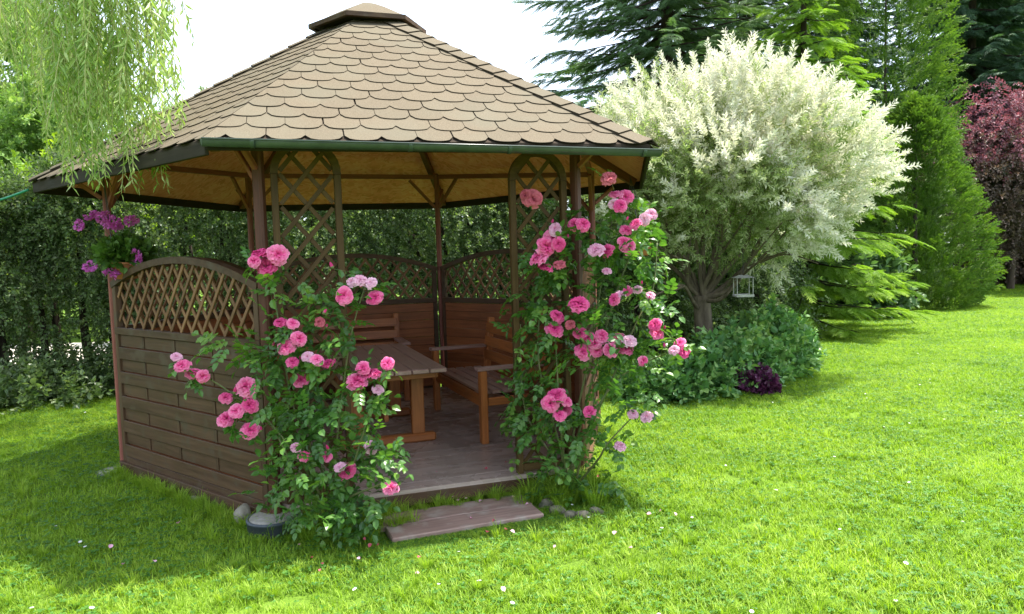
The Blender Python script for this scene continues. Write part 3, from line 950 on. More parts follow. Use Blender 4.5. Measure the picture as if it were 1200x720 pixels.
def trellis(u0, u1):
    """tall arched lattice panel in the front opening"""
    A, B = PV['FL'], PV['FR']
    e = (B - A).normalized(); nn = Vector((e.y, -e.x, 0)); L = (B - A).length
    a = A + e * (L * u0); b = A + e * (L * u1); w_ = (b - a).length; r = w_ / 2
    ztop = 2.27 if u0 < .5 else 2.235
    zs = ztop - r
    st = beam('trellis', a + e * .022 + Vector((0, 0, ZD + .002)), a + e * .022 + Vector((0, 0, zs)), .04, .045, M_trel, gaz, up=nn)
    beam('stile', b - e * .022 + Vector((0, 0, ZD + .002)), b - e * .022 + Vector((0, 0, zs)), .04, .045, M_trel, st, up=nn)
    V = []; F = []; n = 16; c = (a + b) / 2
    for i in range(n + 1):
        q = PI * i / n
        for (rr, s) in ((r, -1), (r, 1), (r - .044, 1), (r - .044, -1)):
            V.append(c - e * (math.cos(q) * rr) + Vector((0, 0, zs + .001 + math.sin(q) * rr)) + nn * (s * .02))
    for i in range(n):
        for k in range(4): F.append([i * 4 + k, i * 4 + (k + 1) % 4, i * 4 + 4 + (k + 1) % 4, i * 4 + 4 + k])
    F += [[3, 2, 1, 0], [n * 4, n * 4 + 1, n * 4 + 2, n * 4 + 3]]
    put('arch', mesh_from('arch', V, F, M_trel), st)
    a2, b2 = a + e * .044, b - e * .044; Lw = (b2 - a2).length
    def top(u):
        x = (u - .5) * Lw; rr = r - .03
        return zs + math.sqrt(max(0, rr * rr - x * x))
    beam('rail', a2 + Vector((0, 0, ZD + .04)), b2 + Vector((0, 0, ZD + .04)), .036, .045, M_trel, st)
    lattice(a2, b2, ZD + .065, top, .158, math.radians(50), .026, .010, M_trel, st)
trellis(.032, .235)
trellis(.765, .965)

def build_floor():
    A, B = PV['FL'], PV['FR']
    e = (B - A).normalized(); nin = Vector((-e.y, e.x, 0))
    poly = []
    for k in ORDER:
        p = PV[k]; d = (CEN - p); d.z = 0; d.normalize()
        q = p + d * (.075 if k not in ('FL', 'FR') else .0)
        if k == 'FL': q = A + e * .08 - nin * .0 + Vector((0, 0, 0))
        if k == 'FR': q = B - e * .08
        poly.append(((q - A).dot(e), (q - A).dot(nin)))
    # front edge runs a little ahead of the posts
    poly = [(x, y if abs(y) > .02 else y - .035) for x, y in poly]
    ymin = min(y for x, y in poly); ymax = max(y for x, y in poly)
    W_ = .138
    y = ymin
    base = A.copy(); base.z = 0
    fl = None
    k = 0
    while y < ymax:
        cl = clip_poly([(-5, y + .003), (8, y + .003), (8, y + W_ - .003), (-5, y + W_ - .003)], [(poly[i], poly[(i + 1) % 6]) for i in range(6)])
        y += W_
        if len(cl) < 3: continue
        cx = sum(p[0] for p in cl) / len(cl); cy = sum(p[1] for p in cl) / len(cl)
        n_ = len(cl)
        V = [(p[0] - cx, p[1] - cy, .013) for p in cl] + [(p[0] - cx, p[1] - cy, -.013) for p in cl]
        F = [list(range(n_)), list(range(2 * n_ - 1, n_ - 1, -1))] + [[i, n_ + i, n_ + (i + 1) % n_, (i + 1) % n_] for i in range(n_)]
        M = Matrix((e, nin, Vector((0, 0, 1)))).transposed().to_4x4()
        M.translation = base + e * cx + nin * cy + Vector((0, 0, ZD - .013 + R(-.0015, .0015)))
        me = mesh_from('floor_board', V, F, M_deck)
        if fl is None: fl = put('floor', me, gaz, M)
        else:
            put('floor_board', me, fl, M)
    # front joist
    o = beam('floor_joist', A + e * .09 - nin * .012 + Vector((0, 0, ZD - .065)), B - e * .09 - nin * .012 + Vector((0, 0, ZD - .065)), .04, .075, M_panel, gaz)
build_floor()

# footings of the posts
def footing(k, r, h, label, ring):
    p = PV[k].copy()
    d = (p - CEN); d.z = 0; d.normalize()
    p = p + d * .05
    t = thing('post_footing', (p.x, p.y, 0), label, 'footing', 'round concrete footings of the gazebo posts')
    mb = MB(); mb.lathe(p, [(r * .98, -.05), (r * .98, h - .012), (r * .93, h), (0.001, h + .004)], 24)
    mb.build('concrete', [M_conc], t, True)
    if ring:
        mb = MB(); mb.lathe(p, [(r * 1.0, -.05), (r * 1.07, h - .02), (r * 1.09, h - .02), (r * 1.09, h - .005), (r * .99, h - .005)], 28)
        mb.build('form_ring', [M_pail], t, True)
footing('FL', .135, .085, 'concrete footing in a grey plastic ring under the corner post behind the left rose', True)
footing('L', .135, .028, 'low concrete footing under the post with the hanging flower basket', True)

# ------------------------------------------------------------------ step in front of the entrance
def build_step():
    a, b, c, d = [at_z(x, y, .030) for x, y in ((464, 633), (637, 604), (611, 579), (432, 605))]
    t = thing('entrance_step', ((a + b + c + d) / 4).xy.to_3d(), 'low wooden step of two broad reddish planks in front of the gazebo', 'step')
    l1, r1 = d.lerp(a, .02), c.lerp(b, .02); l2, r2 = d.lerp(a, .98), c.lerp(b, .98)
    wd = (l1 - l2).length
    for u0, u1 in ((.0, .485), (.515, 1.0)):
        m0 = l1.lerp(l2, (u0 + u1) / 2); m1 = r1.lerp(r2, (u0 + u1) / 2)
        dz = Vector((0, 0, -.02 + (.004 if u0 else 0)))
        beam('plank', m0 + dz, m1 + dz + Vector((0, 0, .002)), wd * .47, .045, M_step, t, bev=.006)
    for u in ():
        p0 = l1.lerp(r1, u); p1 = l2.lerp(r2, u)
        beam('bearer', p0.lerp(p1, .08) + Vector((0, 0, -.065)), p0.lerp(p1, .92) + Vector((0, 0, -.065)), .05, .042, M_deck, t)
build_step()

# ------------------------------------------------------------------ furniture
def build_table():
    ZT = .75
    nr = at_z(524, 431, ZT); far = at_z(464, 398, ZT)
    d = (far - nr); d.z = 0; L = 1.72; d.normalize()
    s = Vector((-d.y, d.x, 0)); W_ = .78                  # towards the left
    c = nr + d * (L / 2) + s * (W_ / 2)
    t = thing('garden_table', (c.x, c.y, ZD), 'brown wooden trestle table with plank top inside the gazebo', 'table')
    n = 6; pw = W_ / n
    for i in range(n):
        p = nr + s * (pw * (i + .5)); p.z = ZT - .016
        beam('top_plank', p, p + d * L, pw - .006, .032, M_top, t, bev=.005)
    for u in (.10, .90):
        p = nr + d * (L * u); p.z = 0
        beam('top_bearer', p + s * .06 + Vector((0, 0, ZT - .062)), p + s * (W_ - .06) + Vector((0, 0, ZT - .062)), .06, .056, M_furn, t)
    for u in (.22, .80):
        p = nr + d * (L * u); p.z = 0
        beam('foot', p + s * .02 + Vector((0, 0, ZD + .034)), p + s * (W_ - .02) + Vector((0, 0, ZD + .034)), .085, .066, M_furn, t, bev=.014)
        for v in (.20, .80):
            q = p + s * (W_ * v)
            beam('leg', q + Vector((0, 0, ZD + .068)), q + Vector((0, 0, ZT - .034)), .10, .06, M_furn, t, up=d, bev=.006)
    p0 = nr + d * (L * .25) + s * (W_ / 2); p1 = nr + d * (L * .77) + s * (W_ / 2); p0.z = p1.z = .34
    beam('stretcher', p0, p1, .09, .035, M_furn, t, up=s)
    beam('apron', nr + d * .14 + s * .05 + Vector((0, 0, -.062)), nr + d * (L - .14) + s * .05 + Vector((0, 0, -.062)), .024, .056, M_furn, t)
build_table()

def build_bench(p, d, s, L, label, depth=.46):
    """p: floor point of the near front leg, d: along, s: towards the backrest"""
    t = thing('garden_bench', (p + d * (L / 2) + s * (depth / 2)).xy.to_3d() + Vector((0, 0, ZD)), label, 'bench', None)
    Z = lambda z: Vector((0, 0, ZD + z))
    p = p.copy(); p.z = 0
    SH, AH, BH = .38, .575, .84
    for u in (0, L):
        q = p + d * u
        beam('leg', q + Z(.0), q + Z(AH - .013), .07, .055, M_furn, t, up=s, bev=.006)
        rk = q + s * depth
        beam('leg', rk + Z(.0), rk + s * .10 + Z(BH), .055, .06, M_furn, t, up=d, bev=.006)
        beam('arm_rest', q - s * .05 + Z(AH), q + s * (depth + .03) + Z(AH), .085, .026, M_top, t, bev=.005)
        beam('side_rail', q + s * .035 + Z(SH - .06), q + s * (depth - .03) + Z(SH - .06), .035, .06, M_furn, t)
    beam('apron', p + d * .04 + Z(SH - .06), p + d * (L - .04) + Z(SH - .06), .025, .085, M_furn, t)
    n = 5; wd = (depth - .03) / n
    for i in range(n):
        q = p + s * (.0 + wd * (i + .5)) + Z(SH)
        beam('seat_slat', q + d * .042, q + d * (L - .042), wd - .018, .024, M_top, t, bev=.004)
    for z in (.50, .625, .75):
        off = s * (depth - .035 + .10 * z / BH)
        upv = (s * -1 + Vector((0, 0, .12))).normalized()
        beam('back_slat', p + off + d * .0 + Z(z), p + off + d * L + Z(z), .09, .022, M_furn, t, up=upv, bev=.004)
nf = at_z(568, 520, ZD); ff = at_z(509, 478, ZD)
bd = (ff - nf); bd.z = 0; bd.normalize()
build_bench(nf, bd, Vector((bd.y, -bd.x, 0)), 1.38, 'brown slatted bench with arm rests seen beside the table, below the right lattice')
_e = (PV['BR'] - PV['BL']).normalized(); _s = Vector((-_e.y, _e.x, 0))
_p = at_z(484, 372, .93); _p.z = ZD
_p = PV['BR'] - _e * .52 - _s * .66
build_bench(_p, -_e, _s, 1.2, 'brown slatted bench set against the back lattice panel behind the table')

# ------------------------------------------------------------------ stones by the gazebo
def rock(name, c, sx, sy, sz, label, cat, parent=None, group=None, seed=1):
    bm = bmesh.new(); bmesh.ops.create_icosphere(bm, subdivisions=3, radius=1)
    rs = random.Random(seed); ph = [rs.uniform(0, 6) for _ in range(9)]
    for v in bm.verts:
        p = v.co
        k = 1 + .16 * math.sin(3 * p.x + ph[0]) * math.cos(2.6 * p.y + ph[1]) + .12 * math.sin(5 * p.z + ph[2] + 2 * p.x) + .05 * math.sin(9 * p.y + ph[3])
        v.co = Vector((p.x * sx * k, p.y * sy * k, max(p.z, -.7) * sz * k))
    me = bpy.data.meshes.new(name); bm.to_mesh(me); bm.free(); me.materials.append(M_edge if parent else M_stone)
    me.polygons.foreach_set('use_smooth', [True] * len(me.polygons))
    o = put(name, me, parent, Matrix.Translation(c))
    if label: tag(o, label, cat, group)
    return o
_c = at_z(286, 616, 0)
rock('stone', _c + Vector((0, 0, .05)), .045, .05, .085, 'upright pale stone leaning against the gazebo base by the footing', 'stone', seed=3)
_c = at_z(236, 588, 0)
rock('stone', _c + Vector((0, 0, .01)), .09, .05, .03, 'flat grey stone half sunk in grass along the gazebo base', 'stone', seed=5)

def edging():
    base = at_z(672, 590, 0)
    t = thing('stone_edging', base, 'low curved edging of rough stones round the foot of the right rose', 'edging')
    for i, (px, py) in enumerate(((632, 580), (641, 590), (653, 598), (668, 603), (684, 604), (699, 600))):
        c = at_z(px, py + 4, 0)
        rock('stone', c + Vector((0, 0, .012)), .035 + .008 * (i % 3), .03, .042 - .006 * (i % 2), None, None, t, seed=20 + i)
edging()

# ------------------------------------------------------------------ roses
def bloom_template(seed, m):
    """a full, quartered old-fashioned rose: nested cupped petals"""
    rs = random.Random(seed); t = TP()
    def petal(az, rad, tilt, L, W, tint):
        # 3 x 4 grid, cupped
        ca, sa = math.cos(az), math.sin(az); b = len(t.V)
        for i in range(4):
            u = i / 3
            for j in range(4):
                v = -1 + 2 * j / 3
                wd = W * (.35 + .65 * math.sin(min(u * 1.15 + .12, 1) * PI * .62)) * v
                th = tilt * (1 - u * .35)
                lx = rad + L * u * math.cos(th) - abs(v) ** 2 * W * .22 * u
                lz = L * u * math.sin(th) * .85 + (.14 * L * u * u * math.sin(6 * v + seed + az * 3)) - (u ** 3) * L * .22
                x, y, z = lx, wd, lz - .10 + rs.uniform(-.02, .02)
                t.V.append(Vector((x * ca - y * sa, x * sa + y * ca, z)))
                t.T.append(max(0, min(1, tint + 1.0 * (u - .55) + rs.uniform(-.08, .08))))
        for i in range(3):
            for j in range(3):
                q = b + i * 4 + j
                t.F.append([q, q + 1, q + 5, q + 4]); t.M.append(m)
    for ring, (n_, rad, tilt, L, W, tn) in enumerate(((7, .30, -.15, .72, .36, .55), (8, .26, .25, .72, .34, .50), (9, .22, .55, .74, .28, .46), (9, .20, .85, .74, .24, .42), (8, .16, 1.1, .74, .21, .36), (7, .10, 1.3, .72, .17, .28), (4, .04, 1.45, .68, .13, .20))):
        for k in range(n_):
            petal(2 * PI * k / n_ + ring * .5 + rs.uniform(-.25, .25), rad, tilt + rs.uniform(-.15, .15), L * rs.uniform(.85, 1.1), W * rs.uniform(.85, 1.15), tn + rs.uniform(-.15, .15))
    return t.out()

def mesh_t(name, tpl, mats):
    V, F, T, mi = tpl
    me = mesh_from(name, V, F, mats, mi)
    a = me.attributes.new('tint', 'FLOAT', 'POINT'); a.data.foreach_set('value', np.array(T, dtype=np.float32))
    return me
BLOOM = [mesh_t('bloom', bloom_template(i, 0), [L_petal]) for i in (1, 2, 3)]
BLOOMP = [mesh_t('bloom', bloom_template(i, 0), [L_petalp]) for i in (4, 5)]
BLOOMD = [mesh_t('bloom', bloom_template(i, 0), [L_petald]) for i in (6,)]
for me in BLOOM + BLOOMP + BLOOMD: me.polygons.foreach_set('use_smooth', [True] * len(me.polygons))

def bud_mesh():
    mb = MB()
    mb.lathe((0, 0, 0), [(.001, 0), (.006, .002), (.008, .008), (.006, .013)], 8, 0)
    mb.lathe((0, 0, 0), [(.0065, .008), (.0075, .014), (.0055, .024), (.002, .030), (.0003, .031)], 8, 1)
    me = mesh_from('bud', mb.V, mb.F, [M_cane, L_petal], mb.mi, True)
    return me
BUD = bud_mesh()

def rose_leaf_template(seed):
    rs = random.Random(seed); t = TP()
    t.stick((0, 0, 0), (.10, 0, -.012), .0014, .35)
    n_ = rs.choice((2, 3))
    for k in range(n_):
        x = .022 + k * .030
        for sg in (-1, 1):
            t.ovate((x, 0, -.002 * k), (rs.uniform(.45, .75), sg, rs.uniform(-.25, .1)), (rs.uniform(-.2, .2), rs.uniform(-.2, .2), 1), rs.uniform(.040, .052), rs.uniform(.030, .038), rs.uniform(0, 1) * .6 + .15)
    t.ovate((.098, 0, -.012), (1, rs.uniform(-.2, .2), -.2), (0, rs.uniform(-.2, .2), 1), rs.uniform(.048, .06), rs.uniform(.036, .044), rs.uniform(.2, .8))
    return t.out()
RLEAF_T = [rose_leaf_template(i) for i in range(3)]
RLEAF = [mesh_t('rose_leaf', q, [L_rose]) for q in RLEAF_T]

def rose_bush(name, label, base, canes, blobs, blooms, dep, nleaf, seed):
    random.seed(seed)
    t = thing(name, base, label, 'rose bush')
    # canes
    wood_pts = []
    for cn in canes:
        pts = [base + Vector((R(-.06, .06), R(-.05, .05), -.02))] + [at_y(x, y, d_) for x, y, d_ in cn]
        # smooth it
        sm = []
        for i in range(len(pts) - 1):
            p0 = pts[max(i - 1, 0)]; p1 = pts[i]; p2 = pts[i + 1]; p3 = pts[min(i + 2, len(pts) - 1)]
            for k in range(5):
                u = k / 5
                sm.append(.5 * ((2 * p1) + (p2 - p0) * u + (2 * p0 - 5 * p1 + 4 * p2 - p3) * u * u + (3 * p1 - p0 - 3 * p2 + p3) * u ** 3))
        sm.append(pts[-1])
        mb = MB(); mb.tube(sm, [.0075 * (1 - .7 * i / len(sm)) + .001 for i in range(len(sm))], 6)
        mb.build('cane', [M_cane], t, True)
        wood_pts += sm[2:]
    # blooms on short stems
    for (px, py, r, kind) in blooms:
        p = at_y(px, py, dep - .20 + R(-.05, .05))
        R_ = r * p.y / FPX * 1.08
        view = (Vector((0, 0, CAMH)) - p).normalized()
        ax = (view * .75 + Vector((0, 0, .55)) + rv(.45)).normalized()
        Mx = Matrix.Translation(p) @ ax.to_track_quat('Z', 'Y').to_matrix().to_4x4() @ Matrix.Rotation(R(0, 6.28), 4, 'Z') @ Matrix.Scale(R_ * R(.85, 1.12), 4) @ Matrix.Scale(R(.75, 1.25), 4, (0, 0, 1)) @ Matrix.Scale(R(.85, 1.1), 4, (1, 0, 0))
        me = random.choice({0: BLOOM, 1: BLOOMP, 2: BLOOMD}[kind])
        b = put('bloom', me, t, Mx)
        near = min(wood_pts, key=lambda q: (q - p).length)
        s0 = p - ax * R_ * .25
        mid = (s0 + near) / 2 + Vector((0, 0, .02))
        mb = MB(); mb.tube([near, mid, s0], [.0026, .002, .0018], 4); mb.build('stem', [M_cane], t, True)
        # a few leaves below each bloom
        for _ in range(2):
            d = (rdir() - ax * .4).normalized()
            q = s0 - ax * .03
            lv = put('leaf', random.choice(RLEAF), t, Matrix.Translation(q) @ euler_for(d, R(-.6, .6)).to_matrix().to_4x4() @ Matrix.Scale(R(.7, 1.1), 4))
    # unopened buds
    for _ in range(16):
        px, py, r, _k = random.choice(blooms)
        p = at_y(px + R(-26, 26), py + R(-24, 10), dep - .16 + R(-.06, .06))
        near = min(wood_pts, key=lambda q: (q - p).length)
        if (near - p).length > .3: continue
        mb = MB(); mb.tube([near, (near + p) / 2 + Vector((0, 0, .03)), p], [.002, .0016, .0014], 4); mb.build('stem', [M_cane], t, True)
        ax = (Vector((0, 0, 1)) + rv(.5)).normalized()
        put('bud', BUD, t, Matrix.Translation(p) @ ax.to_track_quat('Z', 'Y').to_matrix().to_4x4() @ Matrix.Scale(R(.8, 1.3), 4))
    # foliage: sample leaves through the bush volume
    wts = [b[2] * b[3] * b[5] for b in blobs]; tot = sum(wts)
    spots = []
    while len(spots) < nleaf:
        b = random.choices(blobs, wts)[0]
        x, y = random.gauss(0, .52), random.gauss(0, .52)
        if x * x + y * y > 1.25: continue
        dd = b[4] + random.gauss(0, .13)
        p = at_y(b[0] + x * b[2], b[1] + y * b[3], dd)
        if p.z < .02: continue
        spots.append(p)
    spots.sort(key=lambda p: p.y)
    cen = sum(spots, Vector()) / len(spots)
    def orient(p):
        o2 = (p - Vector((cen.x, cen.y + .25, p.z))).normalized()
        d = (o2 * .8 + rdir() * .9 + Vector((0, 0, -.15))).normalized()
        return euler_for(d, R(-.8, .8))
    for p in spots[:200]:
        put('leaf', random.choice(RLEAF), t, Matrix.Translation(p) @ orient(p).to_matrix().to_4x4() @ Matrix.Scale(R(.75, 1.15), 4))
    scatter('inner_leaves', RLEAF_T, [(p, orient(p), R(.75, 1.15), random.randrange(3)) for p in spots[200:]], [L_rose], t)
    # dead and short twigs through the middle
    return t

LB = [(304, 296, 12, 0), (326, 298, 11, 0), (312, 312, 12, 0), (298, 306, 9, 0), (422, 328, 9, 1), (434, 331, 8, 1), (439, 348, 10, 0), (403, 346, 10, 0), (412, 330, 8, 1),
      (329, 377, 8, 0), (343, 379, 8, 0), (351, 397, 10, 0), (335, 406, 11, 0), (343, 424, 9, 0), (360, 418, 8, 1), (372, 421, 8, 0), (384, 425, 9, 0), (352, 445, 9, 0), (375, 377, 7, 2),
      (207, 418, 7, 1), (213, 428, 10, 0), (225, 437, 9, 0), (238, 441, 8, 0), (230, 438, 8, 0), (265, 466, 8, 0), (289, 452, 12, 0), (292, 475, 11, 0), (266, 490, 10, 0), (277, 481, 9, 0), (293, 504, 11, 0),
      (434, 437, 9, 0), (425, 431, 9, 0), (417, 446, 12, 0), (454, 426, 9, 0), (443, 456, 8, 1), (347, 524, 7, 1), (357, 534, 8, 0), (383, 535, 7, 0), (406, 551, 13, 0), (398, 547, 7, 1), (435, 524, 8, 1), (458, 571, 10, 0), (441, 438, 7, 0)]
RB = [(714, 208, 10, 2), (722, 227, 9, 0), (733, 231, 9, 0), (719, 239, 8, 1), (727, 240, 8, 0), (744, 262, 8, 0), (755, 257, 8, 1), (763, 251, 7, 1), (733, 269, 7, 0), (673, 263, 9, 0), (684, 263, 9, 0),
      (650, 268, 9, 1), (648, 279, 11, 0), (641, 289, 11, 0), (631, 301, 11, 0), (640, 312, 9, 0), (654, 286, 9, 0), (656, 309, 8, 2), (698, 292, 9, 1), (711, 293, 10, 0), (736, 288, 10, 0), (731, 284, 7, 0), (711, 317, 6, 1), (624, 232, 11, 2), (615, 228, 8, 2),
      (679, 355, 11, 0), (650, 385, 10, 0), (654, 370, 9, 0), (668, 380, 7, 2), (719, 351, 8, 0), (727, 345, 7, 1), (735, 341, 7, 0), (747, 339, 6, 1), (762, 346, 6, 1), (767, 380, 9, 0), (770, 390, 8, 0), (796, 402, 9, 0), (801, 411, 10, 0), (790, 410, 7, 1),
      (680, 390, 9, 0), (690, 395, 10, 0), (684, 412, 10, 0), (697, 402, 10, 0), (706, 394, 9, 0), (716, 410, 11, 0), (724, 399, 10, 0), (733, 407, 10, 0), (738, 399, 8, 1), (700, 411, 8, 0),
      (652, 463, 11, 0), (645, 473, 10, 0), (660, 478, 10, 0), (656, 486, 9, 0), (691, 482, 7, 0), (742, 485, 6, 1), (757, 488, 8, 1), (727, 522, 7, 1), (754, 423, 6, 0), (664, 470, 8, 0)]

LBASE = at_z(388, 622, 0)
rose_bush('rose_bush', 'pink rose bush climbing the left trellis and front corner post of the gazebo', LBASE,
    [[(380, 560, 4.12), (345, 480, 4.15), (330, 400, 4.18), (318, 320, 4.2)], [(392, 560, 4.1), (400, 470, 4.12), (412, 390, 4.15), (428, 335, 4.18)],
     [(370, 570, 4.05), (320, 500, 4.0), (270, 460, 4.0), (222, 430, 4.0)], [(405, 570, 4.05), (425, 510, 4.0), (440, 450, 4.0)], [(400, 590, 4.0), (440, 570, 3.95), (462, 560, 3.95)],
     [(350, 580, 4.0), (335, 530, 4.0), (300, 470, 4.05)], [(365, 540, 4.1), (360, 440, 4.1), (350, 390, 4.1)]],
    # px, py, rx, ry, depth, density
    [(322, 420, 40, 34, 4.10, 1.1), (285, 408, 55, 20, 4.05, .8), (362, 400, 46, 42, 4.16, 1.1), (400, 372, 26, 34, 4.16, .8), (340, 490, 48, 55, 4.08, 1.2), (392, 500, 42, 60, 4.08, 1.1),
     (438, 480, 20, 40, 4.06, .7), (386, 570, 56, 46, 4.0, 1.2), (338, 560, 34, 45, 4.0, 1.0), (445, 540, 28, 40, 3.98, .9), (325, 340, 24, 34, 4.18, .7), (245, 405, 28, 12, 4.0, .7), (385, 610, 50, 22, 3.98, 1.0), (375, 350, 30, 22, 4.2, .6)],
    LB, 4.12, 460, 11)
RBASE = at_z(668, 582, 0)
rose_bush('rose_bush', 'tall pink rose bush covering the right trellis and corner of the gazebo, beside the lawn', RBASE,
    [[(655, 520, 4.72), (632, 430, 4.74), (635, 340, 4.78), (650, 275, 4.82)], [(672, 510, 4.7), (690, 420, 4.68), (705, 330, 4.7), (722, 232, 4.75)], [(684, 520, 4.65), (715, 450, 4.62), (745, 380, 4.65), (765, 340, 4.7), (770, 285, 4.75)],
     [(700, 540, 4.6), (712, 520, 4.55), (742, 488, 4.6)], [(690, 500, 4.6), (730, 440, 4.6), (798, 408, 4.65)], [(660, 530, 4.65), (655, 470, 4.62), (650, 380, 4.68)], [(680, 500, 4.7), (720, 350, 4.72), (755, 260, 4.78)], [(650, 540, 4.7), (615, 480, 4.74), (610, 380, 4.78)]],
    [(635, 340, 42, 60, 4.80, 1.0), (690, 305, 48, 55, 4.76, 1.1), (738, 305, 36, 52, 4.78, 1.2), (735, 250, 24, 26, 4.8, .8), (700, 385, 62, 46, 4.68, 1.2), (635, 420, 42, 62, 4.76, 1.1), (718, 440, 48, 46, 4.66, 1.1), (765, 395, 34, 34, 4.66, .8), (760, 350, 26, 30, 4.7, .6),
     (640, 500, 42, 52, 4.72, 1.1), (690, 520, 42, 48, 4.66, 1.1), (690, 565, 36, 22, 4.62, .9), (738, 475, 24, 28, 4.64, .7), (655, 560, 34, 24, 4.66, .9), (770, 300, 22, 26, 4.78, .6), (608, 470, 18, 70, 4.78, .6)],
    RB, 4.68, 640, 12)

# ------------------------------------------------------------------ hanging pots at the posts
def hanging_pot(px, py, y, r, label, flowers, foliage, seed, hook):
    random.seed(seed)
    c = at_y(px, py, y)
    t = thing('hanging_pot', (c.x, c.y, c.z - r), label, 'flower pot', None)
    mb = MB()
    mb.lathe(c, [(.001, -r * .85), (r * .62, -r * .85), (r * .92, -r * .2), (r, 0), (r * 1.06, 0), (r * 1.06, r * .12), (r * .95, r * .12), (r * .9, -.01), (.001, -.01)], 24)
    mb.build('bowl', [M_terra], t, True)
    top = Vector(hook)
    for k in range(3):
        a = 2 * PI * k / 3 + .4
        mb = MB(); mb.tube([c + Vector((r * 1.0 * math.cos(a), r * 1.0 * math.sin(a), r * .1)), top], .003, 5); mb.build('wire', [M_chain], t)
    tw = TP()
    for k in range(9):
        a = R(0, 6.28); u = R(.2, 1)
        q = Vector((.05 * u, .05 * math.cos(a) * u, .05 * math.sin(a) * u))
        tw.ovate(q, (1, math.cos(a), math.sin(a)), rv(1) + Vector((0, 0, 1)), .05, .055, R(0, 1), 0)
    pts = []
    for _ in range(foliage):
        d = rdir(); d.z = abs(d.z) * .9 + .10; d.normalize()
        p = c + Vector((0, 0, r * .15)) + Vector((d.x * r * 1.3, d.y * r * 1.3, d.z * r * 1.2)) * R(.3, 1.05)
        pts.append((p, euler_for((d + rv(.5)).normalized(), R(0, 6)), R(.7, 1.1), 0))
    scatter('leaves', [tw.out()], pts, [L_gerleaf], t)
    # flower heads: balls of small florets on stalks
    fl = TP()
    for k in range(34):
        d = rdir()
        if d.z < -.5: continue
        for j in range(4):
            e = (d + rv(.9)).normalized()
            fl.kite(d * .55, e, d, .62, .34, R(0, 1), 0, .1, .1, .6)
    me = mesh_t('flower_head', fl.out(), [L_geran])
    for (fx, fy, fr) in flowers:
        p = at_y(fx, fy, y - .06 + R(-.08, .05)); rr = fr * y / FPX
        put('flower_head', me, t, Matrix.Translation(p) @ rdir().to_track_quat('Z', 'Y').to_matrix().to_4x4() @ Matrix.Scale(rr, 4) @ Matrix.Scale(.7, 4, (0, 0, 1)))
        mb = MB(); mb.tube([c + Vector((0, 0, r * .1)), (c + p) / 2 + Vector((0, 0, .04)), p], .002, 4); mb.build('stalk', [M_cane], t)
lp = PV['L']
hanging_pot(147, 310, lp.y - .10, .125, 'terracotta hanging pot of magenta flowers at the left gazebo post', [(106, 252, 8), (92, 264, 7), (122, 255, 9), (134, 261, 8), (154, 259, 8), (124, 262, 7), (159, 302, 10), (105, 312, 8), (131, 321, 10), (137, 266, 7)], 150, 31, (lp.x + .02, lp.y - .08, 2.33))
rp = PV['R']
hanging_pot(750, 287, 6.45, .11, 'terracotta hanging pot half hidden behind the right rose', [(742, 274, 7)], 60, 32, (1.05, 6.5, 2.2))

def green_cord():
    a = EV['L'] + Vector((-.02, -.02, -.06)); b = at_y(-60, 236, 5.9)
    mb = MB(); pts = [a.lerp(b, i / 10) + Vector((0, 0, -.05 * math.sin(PI * i / 10))) for i in range(11)]
    mb.tube(pts, .009, 6)
    tag(mb.build('washing_line', [M_cord], None, True), 'green washing line stretched from the left roof corner into the trees', 'washing line')
green_cord()

# ------------------------------------------------------------------ trees and shrubs
def catmull(pts, n=5):
    pts = [Vector(p) for p in pts]; sm = []
    for i in range(len(pts) - 1):
        p0 = pts[max(i - 1, 0)]; p1 = pts[i]; p2 = pts[i + 1]; p3 = pts[min(i + 2, len(pts) - 1)]
        for k in range(n):
            u = k / n
            sm.append(.5 * ((2 * p1) + (p2 - p0) * u + (2 * p0 - 5 * p1 + 4 * p2 - p3) * u * u + (3 * p1 - p0 - 3 * p2 + p3) * u ** 3))
    sm.append(pts[-1])
    return sm

def limb(mb, pts, r0, r1, n=8):
    sm = catmull(pts); L = len(sm)
    mb.tube(sm, [r0 + (r1 - r0) * (i / (L - 1)) ** .8 for i in range(L)], n)
    return sm

# --- spruces
SPR_T = {}
def spray_set(key):
    if key in SPR_T: return SPR_T[key]
    random.seed(hash(key) % 1000 if False else {'spr': 5, 'fir': 6, 'far': 7}[key])
    if key == 'far': q = [t_spray(1.0, 8, 2, .25, 0, .07, .45, .25) for _ in range(2)]
    elif key == 'fir': q = [t_spray(1.0, 12, 4, .22, 0, .034, .46, .12) for _ in range(3)]
    else: q = [t_spray(1.0, 12, 4, .18, 0, .032, .42, h) for h in (.1, .35, .6)]
    SPR_T[key] = q
    return q

